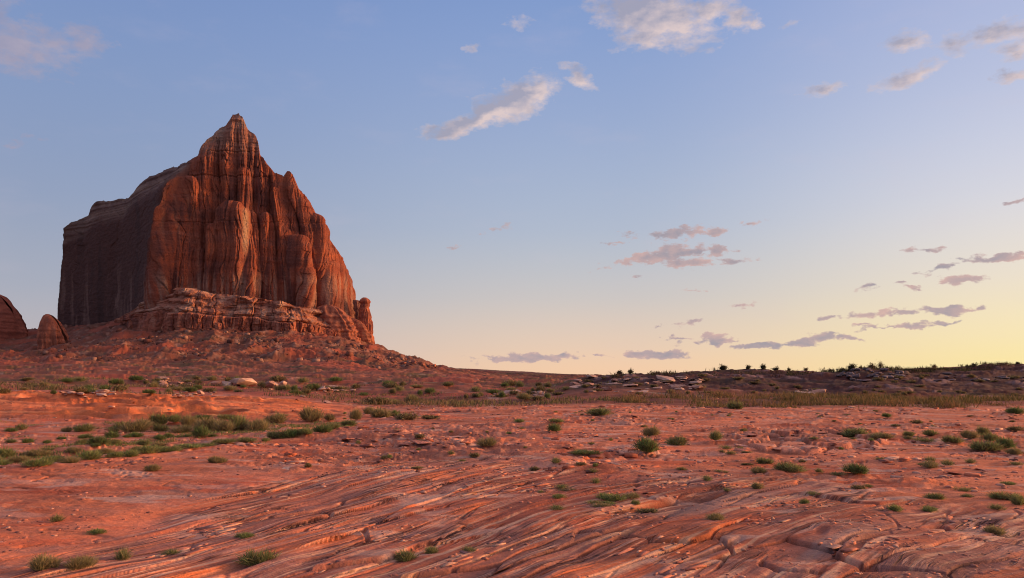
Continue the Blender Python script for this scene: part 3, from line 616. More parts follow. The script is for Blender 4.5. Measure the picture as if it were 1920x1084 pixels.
# tiers: low red cliff, a ledge, then banded beds stepping back to the cap
up = np.clip((vert - splitz) / (1 - splitz), 0, 1); nst = 3; st_ = (np.floor(up * nst) + ss(up * nst - np.floor(up * nst), .35, 1.0)) / nst
out = 2.5 * (1 - ss(vert - splitz, -.02, .02)) - 12.0 * st_ * (.8 + .5 * fb(A2 / 16, up * 2, 3, 305))
wq = A2 + 1.6 * fb(A2 / 9, H2 / 14, 3, 302)
def jnt(wd_, hh_, sd, amp, tilt):
    u = wq / wd_ + .2 * pn(A2 / 3, H2 / 4, sd); i = np.floor(u).astype(np.int64); fu = u - i; ri = PERM[(i + sd * 7) & 255] / 255.0
    v = H2 / hh_ + ri * 3; j = np.floor(v).astype(np.int64); a1 = PERM[PERM[(i + sd) & 255] + (j & 255)] / 255.0; a2 = PERM[PERM[(i + sd + 50) & 255] + (j & 255)] / 255.0
    return amp * (a1 - .5) + tilt * (a2 - .5) * (fu - .5) * 2 - amp * .6 * ss(np.minimum(fu, 1 - fu), .08, .0)
low = 1 - ss(vert - splitz, -.03, .03)
dd = 7.0 * fb(A2 / 24, H2 / 60, 3, 303) + low * (2.6 * (gr(pn(wq / 10, H2 / 60, 304), .6) - .6) + jnt(5.5, 14, 21, 2.2, 2.0) + jnt(2.3, 7, 23, 1.0, .8)) + (1 - low) * (jnt(11, 4.6, 25, 1.7, 2.2) + jnt(4.2, 2.6, 27, .7, .7) + 1.6 * fb(A2 / 7, H2 / 2.0, 4, 308)) + .5 * fb(A2 / 1.5, H2 / 1.4, 3, 310)
dd = dd - 1.2 * ss(np.abs(vert - splitz), .035, .0)
SX = B0x + mx_ * (out + dd * (1 - shelf * .8)) - mx_ * 30 * shelf; SY = B0y + my_ * (out + dd * (1 - shelf * .8)) - my_ * 30 * shelf
SZ = H2 + shelf * (2.5 + 1.5 * fb(A2 / 6, tt * 8, 3, 314))
n2 = SX.size; g2 = fb(A2 / 6, H2 / 6, 4, 316).ravel(); g3 = fb(A2 / 2.2, H2 / 14, 3, 318).ravel(); vv = np.broadcast_to(vert, SX.shape).ravel()
lo = mixv(mixv(np.tile(np.array((.30, .10, .06)), (n2, 1)), (.42, .19, .12), ss(g3, .0, .4) * .8), (.14, .055, .045), ss(-g3, .12, .4) * .7)
hi_ = mixv(mixv(np.tile(np.array((.32, .14, .09)), (n2, 1)), (.39, .235, .165), ss(g2, -.02, .4)), (.31, .105, .062), ss(-g2, .05, .4) * .7)
bc2 = mixv(lo, hi_, ss(vv - splitz.ravel(), -.03, .03) * .85)
bc2 = mixv(bc2, (.17, .075, .055), ss(pn(H2 / 1.6 + .4 * fb(A2 / 8, H2 / 8, 2, 320), A2 / 60, 322), .2, .5).ravel() * .22)
mk('bench', np.stack([SX.ravel(), SY.ravel(), SZ.ravel()], 1) - BO, grid_faces(NT2, NS2), M_rock, butte, col=bc2, smooth=True)

def blob(name, prof, cpx, Y, depth_ratio, seed, colr, parent=None, flute=0., nlob=9, origin=None, rough=1.0, NA=220, NR=150, mat=None):
    "a rock tower from its outline: prof = [(row, left px, right px)...] top to bottom, at depth Y"
    pr = np.array(prof, float); rr = np.linspace(0, 1, NR) ** 1.0
    yy = np.interp(rr, np.linspace(0, 1, len(pr)), pr[:, 0]); l = np.interp(yy, pr[:, 0], pr[:, 1]); r = np.interp(yy, pr[:, 0], pr[:, 2])
    xl, _, z = P(l, yy, Y); xr, _, _ = P(r, yy, Y); c = (xl + xr) / 2; hw = np.abs(xr - xl) / 2
    an = np.linspace(0, 2 * math.pi, NA); ca, sa = np.cos(an)[None, :], np.sin(an)[None, :]
    R = 1 + flute * (np.abs(pn(an * nlob / 6.283 + .5 * pn(an * 2, z[:, None] / 20 + an * 0, seed), z[:, None] / 60 + 0 * an, seed)) * 1.6 - .55)
    R = R + rough * .05 * pn3(ca * 4 + z[:, None] * 0, sa * 4 + z[:, None] * 0, z[:, None] / 2.5 + 0 * ca, seed) + rough * .05 * pn(z[:, None] / 1.6 + 0 * ca, 0 * ca + 1.5, seed + 3)
    X = c[:, None] + hw[:, None] * ca * R; Yv = Y + hw[:, None] * depth_ratio * sa * R; Z = z[:, None] + 0 * X
    g = fb(X / 3, Z / 5, 4, seed + 5).ravel(); col = mixv(mixv(np.tile(np.array(colr[0]), (X.size, 1)), colr[1], ss(g, 0, .4)), colr[2], ss(-g, .05, .4) * .7)
    V = np.stack([X.ravel(), Yv.ravel(), Z.ravel()], 1)
    if origin is None: origin = np.array([c.mean(), Y, z[-1]])
    o = mk(name, V - origin, grid_faces(NR, NA), mat or M_rock, parent, col=col, smooth=True)
    if parent is None: o.location = origin
    return o
RED = ((.29, .095, .055), (.40, .135, .07), (.15, .055, .042))
blob('buttress', [(572, 606, 622), (576, 596, 634), (583, 590, 645), (592, 587, 655), (604, 586, 664), (618, 587, 671), (634, 588, 676), (652, 587, 682), (670, 584, 690)], 0, 452, .55, 450, ((.30, .10, .058), (.40, .15, .085), (.17, .062, .045)), butte, .20, 9, BO, rough=1.6)
blob('buttress', [(596, 640, 662), (604, 632, 676), (616, 628, 686), (632, 628, 692), (650, 626, 698), (670, 622, 704)], 0, 466, .5, 455, ((.34, .115, .062), (.42, .17, .09), (.19, .07, .05)), butte, .22, 8, BO, rough=1.6)
blob('pinnacle', [(558, 680, 687), (561, 676, 692), (566, 673, 695), (570, 676, 694), (573, 675, 694), (580, 672, 693), (590, 673, 696), (605, 670, 698), (618, 668, 698), (632, 664, 700), (648, 660, 701), (668, 655, 706)], 0, 474, .8, 400, RED, butte, .20, 7, BO, rough=1.8)
blob('pinnacle', [(563, 661, 672), (566, 657, 675), (575, 655, 677), (600, 652, 680), (640, 648, 684), (660, 646, 688)], 0, 486, .9, 410, ((.17, .08, .06), (.22, .10, .07), (.10, .05, .045)), butte, .2, 6, BO)
for (q, a, b, c, Y, sd) in ((560, 240, 246, 236, 447, 420), (572, 226, 231, 222, 460, 424), (536, 318, 330, 314, 414, 428)):
    pass
o = blob('rock_outcrop', [(589, 86, 91), (592, 81, 97), (600, 77, 104), (612, 73, 112), (625, 70, 118), (640, 69, 122), (655, 68, 126), (668, 66, 130)], 0, 420, .8, 430, ((.36, .115, .062), (.44, .15, .08), (.19, .066, .046)), None, .42, 6)
tagset(o, 'small rounded red rock knob with deep clefts at the left foot of the butte', 'rock outcrop')
o = blob('rock_dome', [(548, -36, -26), (550, -52, -8), (556, -75, 3), (566, -95, 12), (580, -110, 21), (600, -125, 31), (620, -140, 42), (650, -150, 52), (670, -155, 58)], 0, 520, .9, 440, ((.34, .10, .062), (.40, .125, .075), (.22, .075, .05)), None, .16, 11, rough=.25)
tagset(o, 'dull red rock dome cut off by the left edge of the photo, beyond the knob', 'rock dome')

# ------------------------------------------------------------------ loose rock
rng = np.random.RandomState(11)
import bmesh
def block_mesh(name, seed, flat, colr, mat):
    "angular broken block, about 1 m across, standing on z = 0"
    r = np.random.RandomState(seed); bm = bmesh.new()
    for i in range(22):
        v = r.randn(3); v /= np.abs(v).max() ** .75 * np.linalg.norm(v) ** .25; v *= r.uniform(.42, .56); bm.verts.new((v[0], v[1] * r.uniform(.6, .9), v[2] * flat))
    res = bmesh.ops.convex_hull(bm, input=bm.verts)
    bmesh.ops.delete(bm, geom=[g for g in res['geom_interior'] if isinstance(g, bmesh.types.BMVert)], context='VERTS')
    bmesh.ops.bevel(bm, geom=list(bm.edges), offset=.018, segments=1, affect='EDGES', profile=.5)
    zmin = min(v.co.z for v in bm.verts)
    for v in bm.verts: v.co.z -= zmin
    me = bpy.data.meshes.new(name); bm.to_mesh(me); bm.free()
    a = me.color_attributes.new('Col', 'FLOAT_COLOR', 'POINT'); nn_ = len(me.vertices); c = np.ones((nn_, 4), np.float32)
    c[:, :3] = np.array(colr) * (1 + .12 * r.randn(nn_, 1)); a.data.foreach_set('color', c.ravel()); me.materials.append(mat); return me
M_block = mat_attr('broken_rock', scales=((9, .22, .03), (2.2, .2, .06)), bump=.7)
PALE = [block_mesh('boulder', 50 + i, .42 + .15 * (i % 3), ((.42, .26, .20), (.46, .30, .23), (.38, .21, .155))[i % 3], M_block) for i in range(7)]
PSLAB = [block_mesh('flat_rock', 70 + i, .22, ((.50, .33, .26), (.46, .28, .21))[i % 2], M_block) for i in range(4)]
REDB = [block_mesh('boulder', 80 + i, .6, ((.33, .12, .08), (.40, .15, .09), (.25, .10, .075))[i % 3], M_block) for i in range(5)]
RSLAB = [block_mesh('flat_rock', 90 + i, .20, ((.48, .22, .155), (.40, .17, .125), (.52, .27, .20))[i % 3], M_block) for i in range(5)]
GREYB = [block_mesh('boulder', 100 + i, .55, ((.15, .105, .105), (.20, .15, .145))[i % 2], M_block) for i in range(4)]
def place_rocks(items, label, group, meshes, name, cat):
    pts = on_ground([(a, b) for a, b, c, d in items])
    for (px, py, w_, fl_), (x, y, z) in zip(items, pts):
        s_ = w_ / F * y * 1.05
        o = bpy.data.objects.new(name, meshes[rng.randint(len(meshes))]); C.objects.link(o)
        o.location = (x, y, z - .10 * s_ * fl_); o.rotation_euler = (rng.uniform(-.15, .15), rng.uniform(-.15, .15), rng.uniform(0, 6.3))
        o.scale = (s_ * rng.uniform(.85, 1.15), s_ * rng.uniform(.8, 1.2), s_ * fl_ * rng.uniform(.8, 1.2)); tagset(o, label, cat, group if len(items) > 1 else None)
def scat(n, x0, x1, y0, y1, w0, w1, fl_=1.0, slope=0):
    r = []
    for i in range(n):
        a = rng.uniform(0, 1); w_ = w0 + (w1 - w0) * rng.rand() ** 2; px = x0 + (x1 - x0) * a
        r.append((px, y0 + (y1 - y0) * rng.rand() + slope * (a - .5), w_, fl_ * rng.uniform(.7, 1.1)))
    return r
place_rocks([(458, 722, 52, .55)], 'long pale rounded boulder lying in the scrub at the foot of the talus', None, PALE, 'boulder', 'boulder')
place_rocks([(428, 723, 26, .5), (404, 722, 20, .5)], 'pale broken rock just left of the long rounded boulder', 'pale rocks left of the long boulder', PALE, 'boulder', 'boulder')
place_rocks(scat(9, 505, 560, 724, 732, 8, 22), 'pinkish pale rock in the loose row right of the long rounded boulder', 'pale rocks right of the long boulder', PALE, 'boulder', 'boulder')
place_rocks([(568, 745, 11, .8)], 'small white boulder alone on the orange bank, left of its pair', None, PALE, 'boulder', 'boulder')
place_rocks([(614, 756, 16, .7)], 'small white boulder at the right end of the orange bank', None, PALE, 'boulder', 'boulder')
place_rocks(scat(18, 590, 665, 728, 736, 7, 24, .7), 'pale slab in the pile above the right end of the orange bank', 'pale slabs above the orange bank', PALE + PSLAB, 'flat_rock', 'rock')
place_rocks(scat(20, 325, 405, 734, 745, 6, 18, .6), 'cream rock fragment on the left middle of the orange bank crest', 'cream fragments on the orange bank', PALE, 'boulder', 'rock')
place_rocks(scat(26, 100, 215, 733, 744, 6, 22, .6), 'pale rubble block among grey green scrub above the orange bank', 'pale rubble above the bank, left', PALE + PSLAB, 'boulder', 'rock')
place_rocks(scat(18, 270, 370, 712, 730, 6, 22, .7), 'whitish boulder in the scrub well below the middle of the bench', 'whitish boulders in the scrub below the bench', PALE, 'boulder', 'boulder')
place_rocks([(958, 739, 30, .7), (942, 741, 18, .8), (970, 738, 18, .8)] + scat(12, 915, 985, 738, 744, 6, 14, .8), 'pale pinkish rock in the pile at the centre of the plain', 'pale rock pile in the middle of the plain', PALE, 'boulder', 'boulder')
place_rocks(scat(9, 995, 1020, 736, 742, 6, 16, .7), 'pale rock in the small heap right of the central rock pile', 'small heap right of the central pile', PALE, 'boulder', 'boulder')
place_rocks([(1090, 724, 52, .25)], 'long flat grey slab at the left end of the rubbly ridge', None, PSLAB, 'flat_rock', 'rock slab')
place_rocks(scat(70, 1070, 1330, 708, 736, 7, 30, .5, 0), 'pink grey rubble block on the near ridge left of the tall lone bush', 'rubble on the ridge, left part', PALE + PSLAB, 'boulder', 'rock')
place_rocks([(1512, 737, 44, .35), (1535, 737, 34, .35)] + scat(12, 1470, 1545, 732, 740, 6, 18, .5), 'pale slab sticking out of the dark ridge above the tall grass', 'pale slabs halfway up the dark ridge', PSLAB + PALE, 'flat_rock', 'rock slab')
place_rocks(scat(55, 1570, 1690, 694, 716, 6, 18, .8), 'grey block in the rock heap on the crest of the right ridge', 'grey rock heap on the ridge crest', GREYB, 'boulder', 'rock')
place_rocks(scat(24, 1690, 1920, 702, 716, 6, 20, .5), 'grey block in the broken ledge along the top of the right ridge', 'broken grey ledge along the right ridge', GREYB, 'boulder', 'rock')
place_rocks([(540, 879, 38, .12)], 'pale grey flat stone half buried in the red rock, left of centre', None, PSLAB, 'flat_rock', 'stone')
place_rocks([(1349, 826, 0, 1)][:0] + scat(34, 1375, 1640, 812, 846, 10, 38, .5), 'tilted reddish flagstone in the cracked patch right of centre', 'flagstones in the cracked patch', RSLAB, 'flat_rock', 'stone')
place_rocks(scat(16, 1560, 1700, 842, 852, 6, 18, .6), 'small red shard in the line below the cracked flagstone patch', 'red shards below the flagstones', RSLAB, 'stone_shard', 'stone')
place_rocks(scat(12, 1755, 1860, 878, 890, 14, 34, .5), 'low dark red slab beside the sparse shrubs near the right edge', 'dark slabs near the right edge', RSLAB, 'flat_rock', 'stone')
place_rocks(scat(22, 640, 860, 808, 850, 8, 36, .45), 'loose plate of red rock on the ledge between the wash and the sand', 'loose plates on the ledge beside the wash', RSLAB, 'flat_rock', 'stone')
place_rocks([(705, 672, 9, 1), (712, 676, 8, 1), (738, 680, 9, 1), (757, 683, 10, .8), (775, 681, 10, .8), (792, 685, 9, .8)], 'red block on the thin right-hand tail of the talus slope', 'blocks on the tail of the talus', REDB, 'boulder', 'rock')
place_rocks([(816, 688, 7, 1.4)], 'square red block standing on the skyline where the talus ends', None, REDB, 'boulder', 'rock')
# scree and gravel too many to count
def cubes(X, Y, Z, S, flat, seed):
    r = np.random.RandomState(seed); n = len(X)
    base_ = np.array([(a, b, c) for c in (-.5, .5) for a, b in ((-.5, -.5), (.5, -.5), (.5, .5), (-.5, .5))])
    V = base_[None] * (1 + .35 * r.uniform(-1, 1, (n, 8, 3))); V[:, 4:, :2] *= .75
    a = r.uniform(0, 6.28, n); ca, sa = np.cos(a)[:, None], np.sin(a)[:, None]
    x = V[..., 0] * ca - V[..., 1] * sa; y = V[..., 0] * sa + V[..., 1] * ca
    V = np.stack([x + X[:, None] / S[:, None], y + Y[:, None] / S[:, None], V[..., 2] * flat + Z[:, None] / S[:, None]], -1) * S[:, None, None]
    q = np.array([(0, 3, 2, 1), (4, 5, 6, 7), (0, 1, 5, 4), (1, 2, 6, 5), (2, 3, 7, 6), (3, 0, 4, 7)])
    return V.reshape(-1, 3), (q[None] + 8 * np.arange(n)[:, None, None]).reshape(-1, 4)
n = 12000; Ys = rng.uniform(285, 455, n); pxs = rng.uniform(60, 830, n); xs_ = (pxs - 960) / F * Ys * .993
den = fb(xs_ / 18, Ys / 18, 3, 500); k = (den > .02) & (rng.rand(n) < ss(Ys, 270, 400) * .8 + .2); xs_, Ys = xs_[k], Ys[k]; S_ = .35 + 2.6 * rng.rand(len(xs_)) ** 18
V, Fq = cubes(xs_, Ys, height(xs_, Ys) + .1 * S_, S_, .7, 3); cc = np.array([(.18, .068, .045), (.27, .15, .11), (.10, .042, .032)])[rng.randint(0, 3, len(xs_))].repeat(8, 0)
tagset(mk('scree', V, Fq, M_block, col=cc), 'red and pale scree strewn over the talus below the butte', 'scree', kind='stuff')
n = 26000; Ys = np.exp(rng.uniform(math.log(6), math.log(48), n)); us_ = rng.uniform(-.8, .8, n); xs_ = us_ * Ys
den = fb(xs_ / 1.6, Ys / 1.2, 3, 505) + .5 * fb(xs_ / 6, Ys / 5, 2, 507); k = den > .10; xs_, Ys = xs_[k], Ys[k]; S_ = (.012 + .07 * rng.rand(len(xs_)) ** 7) * (1 + Ys / 22) * (.55 + .45 * ss(Ys, 9, 16))
V, Fq = cubes(xs_, Ys, height(xs_, Ys) + .06 * S_, S_, .30, 4); cc = np.array([(.44, .17, .11), (.48, .26, .19), (.26, .11, .08), (.42, .17, .12)])[rng.randint(0, 4, len(xs_))].repeat(8, 0)
tagset(mk('gravel', V, Fq, M_block, col=cc), 'small red and pale stone chips scattered over the sand and rock', 'gravel', kind='stuff')

def plates(x, y, ang, L_, W_, T_, seed, tilt=.12):
    r = np.random.RandomState(seed); n = len(x); z = height(x, y)
    b_ = np.array([(-.5, -.35, 0), (.5, -.5, 0), (.42, .5, 0), (-.48, .4, 0), (-.46, -.3, 1), (.44, -.42, 1), (.38, .42, 1), (-.42, .36, 1)])[None] + r.uniform(-.14, .14, (n, 8, 3)) * np.array([1, 1, .5])
    V = b_ * np.stack([L_, W_, T_], 1)[:, None, :]; V[..., 2] += V[..., 0] * r.uniform(-tilt, tilt, (n, 1)) + V[..., 1] * r.uniform(-tilt, tilt, (n, 1)) * 2 - T_[:, None] * .35
    ca, sa = np.cos(ang)[:, None], np.sin(ang)[:, None]
    V = np.stack([V[..., 0] * ca - V[..., 1] * sa + x[:, None], V[..., 0] * sa + V[..., 1] * ca + y[:, None], V[..., 2] + z[:, None]], -1)
    q = np.array([(0, 3, 2, 1), (4, 5, 6, 7), (0, 1, 5, 4), (1, 2, 6, 5), (2, 3, 7, 6), (3, 0, 4, 7)])
    return V.reshape(-1, 3), (q[None] + 8 * np.arange(n)[:, None, None]).reshape(-1, 4)
n = 9000; Ys = rng.uniform(5.6, 15.5, n); xs_ = rng.uniform(-.8, .8, n) * Ys; rk_ = zones(xs_, Ys)[1]; den = fb(xs_ / .9, Ys / 1.2, 4, 520)
k = (rk_ > .5) & (den > .24); xs_, Ys = xs_[k], Ys[k]; m_ = len(xs_); th = np.pi / 2 - np.radians(np.clip(30 + 5 * xs_, 25, 47)) + rng.randn(m_) * .10
L_ = .04 + .34 * rng.rand(m_) ** 4; V, Fq = plates(xs_, Ys, th, L_, L_ * rng.uniform(.12, .35, m_) + .012, .005 + .016 * rng.rand(m_) ** 2, 6, .06)
cc = np.array([(.46, .18, .115), (.52, .29, .20), (.30, .14, .11), (.40, .15, .10), (.24, .125, .115)])[rng.randint(0, 5, m_)].repeat(8, 0)
tagset(mk('rock_flakes', V, Fq, M_block, col=cc), 'thin broken flakes of red and cream rock lying along the foreground beds', 'rock flakes', kind='stuff')
n = 26000; Ys = np.exp(rng.uniform(math.log(13), math.log(60), n)); xs_ = rng.uniform(-.8, .8, n) * Ys; px_ = 960 + F * xs_ / Ys; den = fb(xs_ / 3.2, Ys / 2.0, 4, 530) + .05 * ss(px_, 560, 700) - .2 * ss(px_, 560, 450)
k = den > .27; xs_, Ys = xs_[k], Ys[k]; m_ = len(xs_); L_ = (.04 + .24 * rng.rand(m_) ** 5) * (.6 + Ys / 45)
V, Fq = plates(xs_, Ys, rng.randn(m_) * .5, L_, L_ * rng.uniform(.3, .8, m_), L_ * rng.uniform(.10, .25, m_), 7, .12)
cc = np.array([(.50, .19, .115), (.56, .33, .24), (.27, .11, .08), (.42, .13, .07), (.20, .09, .075)])[rng.randint(0, 5, m_)].repeat(8, 0)
tagset(mk('rock_shards', V, Fq, M_block, col=cc), 'broken red shards strewn in patches over the middle ground', 'rock shards', kind='stuff')

# ------------------------------------------------------------------ plants
def leafmat(name, trans=.25):
    m = bpy.data.materials.new(name); m.use_nodes = True; t = m.node_tree; n = t.nodes; l = t.links
    b = n['Principled BSDF']; b.inputs['Roughness'].default_value = .7; b.inputs['Specular IOR Level'].default_value = .2
    at = n.new('ShaderNodeAttribute'); at.attribute_name = 'Col'; nz = n.new('ShaderNodeTexNoise'); nz.inputs['Scale'].default_value = 6
    co = n.new('ShaderNodeTexCoord'); l.new(co.outputs['Object'], nz.inputs['Vector'])
    mr = n.new('ShaderNodeMapRange'); mr.inputs[3].default_value = .6; mr.inputs[4].default_value = 1.4; l.new(nz.outputs[0], mr.inputs[0])
    vm = n.new('ShaderNodeVectorMath'); vm.operation = 'SCALE'; l.new(at.outputs['Color'], vm.inputs[0]); l.new(mr.outputs[0], vm.inputs['Scale'])
    l.new(vm.outputs[0], b.inputs['Base Color'])
    tr = n.new('ShaderNodeBsdfTranslucent'); l.new(vm.outputs[0], tr.inputs[0]); mx = n.new('ShaderNodeMixShader'); mx.inputs[0].default_value = trans
    l.new(b.outputs[0], mx.inputs[1]); l.new(tr.outputs[0], mx.inputs[2]); l.new(mx.outputs[0], n['Material Output'].inputs[0]); return m
M_leaf = leafmat('desert_leaf', .35); M_stem = mat_attr('dry_twig', scales=((8, .2, .003),), bump=.3)
def blades(B0, DIRV, LEN, WID, bend, r):
    "tapered three-sided strips from B0 along DIRV; returns verts, tris"
    n = len(B0); D = DIRV / np.linalg.norm(DIRV, axis=1)[:, None]; side = np.cross(D, r.randn(n, 3)); side /= np.linalg.norm(side, axis=1)[:, None]
    M1 = B0 + D * LEN[:, None] * .55; tip = B0 + D * LEN[:, None]; tip = tip + bend * LEN[:, None] * np.stack([D[:, 0], D[:, 1], -np.ones(n) * .55], 1)
    w_ = side * WID[:, None] / 2
    V = np.stack([B0 - w_ * .8, B0 + w_ * .8, M1 + w_, M1 - w_, tip], 1)
    f = np.array([(0, 1, 2), (0, 2, 3), (3, 2, 4)])
    return V.reshape(-1, 3), (f[None] + 5 * np.arange(n)[:, None, None]).reshape(-1, 3)
def shrub_geo(seed, n, R=.5, H=.55, cols=((.07, .095, .03), (.10, .12, .04)), wid=.016, ln=.28, spiky=.5, floor=.0):
    r = np.random.RandomState(seed)
    nc = r.randint(5, 11); cen = np.stack([r.uniform(-.55, .55, nc) * R, r.uniform(-.55, .55, nc) * R, np.zeros(nc)], 1); cs_ = r.uniform(.55, 1, nc)
    k = r.randint(0, nc, n); a = r.uniform(0, 6.283, n); e = np.arcsin(r.uniform(.05, 1, n)); rad = cs_[k] * r.uniform(.15, 1, n) ** .6
    D = np.stack([np.cos(a) * np.cos(e), np.sin(a) * np.cos(e), np.sin(e)], 1)
    B = cen[k] + D * np.array([R * .5, R * .5, H * .78]) * rad[:, None]; B[:, 2] = np.maximum(B[:, 2], floor)
    DD = D * np.array([.7, .7, .8]) + np.array([0, 0, spiky]) + r.randn(n, 3) * .35; DD[:, 2] = np.abs(DD[:, 2]) + .05
    V, T = blades(B, DD, ln * r.uniform(.5, 1.3, n) * H / .5, wid * r.uniform(.6, 1.3, n), .12, r)
    c = np.array(cols)[r.randint(0, len(cols), n)] * r.uniform(.6, 1.35, (n, 1)); return V, T, c.repeat(5, 0)
def stem_geo(seed, n=24, R=.4, H=.4, col=(.16, .10, .06)):
    r = np.random.RandomState(seed); a = r.uniform(0, 6.28, n); B = np.stack([np.cos(a) * .06, np.sin(a) * .06, np.zeros(n) - .03], 1)
    D = np.stack([np.cos(a) * r.uniform(.2, 1.2, n), np.sin(a) * r.uniform(.2, 1.2, n), np.ones(n)], 1)
    V, T = blades(B, D, H * r.uniform(.7, 1.1, n), np.full(n, .018), .1, r); return V, T, np.tile(col, (len(V), 1))
GR = ((.17, .235, .07), (.21, .26, .085), (.25, .28, .11)); DK = ((.10, .17, .052), (.14, .205, .068)); OL = ((.24, .215, .085), (.28, .245, .11), (.31, .235, .12)); BR = ((.13, .085, .05), (.105, .075, .042))
KIND = {}
def defkind(k, name, geos, stem=True):
    lst = []
    for i, g in enumerate(geos):
        V, T, c = g; proto = mk('foliage', V, T, M_leaf, col=c); me = proto.data; bpy.data.objects.remove(proto)
        sm = None
        if stem:
            V, T, c = stem_geo(900 + i); p2 = mk('stem', V, T, M_stem, col=c); sm = p2.data; bpy.data.objects.remove(p2)
        lst.append((me, sm))
    KIND[k] = (name, lst)
defkind('g', 'green_shrub', [shrub_geo(600 + i, 950, cols=GR + OL[:2] + BR[:1], ln=.38, spiky=.75) for i in range(4)])
defkind('d', 'green_shrub', [shrub_geo(610 + i, 1150, cols=DK + GR[:2] + BR[:1], ln=.32, spiky=.7) for i in range(3)])
defkind('o', 'olive_shrub', [shrub_geo(620 + i, 1100, cols=OL, ln=.36, spiky=.9, wid=.014) for i in range(4)])
defkind('s', 'sparse_shrub', [shrub_geo(630 + i, 420, cols=OL + DK, ln=.40, spiky=.9, wid=.014) for i in range(3)])
defkind('m', 'low_shrub', [shrub_geo(640 + i, 900, cols=GR + OL[:1], ln=.26, spiky=.8) for i in range(3)])
defkind('b', 'brown_shrub', [shrub_geo(650 + i, 600, cols=BR + OL, ln=.30, spiky=.6, wid=.03) for i in range(3)])
def plant(items, group=None, parts=True):
    pts = on_ground([(i[0], i[1]) for i in items])
    for it, (x, y, z) in zip(items, pts):
        px, py, w_, h_, kd, lab = it; name, lst = KIND[kd]; me, sm = lst[rng.randint(len(lst))]
        sw_ = w_ / F * y / .95; sh = h_ / F * y / .72
        if parts:
            e = empty(name, (x, y, z - .01)); fo = bpy.data.objects.new('foliage', me); C.objects.link(fo); fo.parent = e
            st_ = bpy.data.objects.new('stem', sm); C.objects.link(st_); st_.parent = e
        else:
            e = bpy.data.objects.new(name, me); C.objects.link(e); e.location = (x, y, z - .01)
        e.rotation_euler = (0, 0, rng.uniform(0, 6.28)); e.scale = (sw_, sw_, sh)
        tagset(e, lab, 'shrub', group)
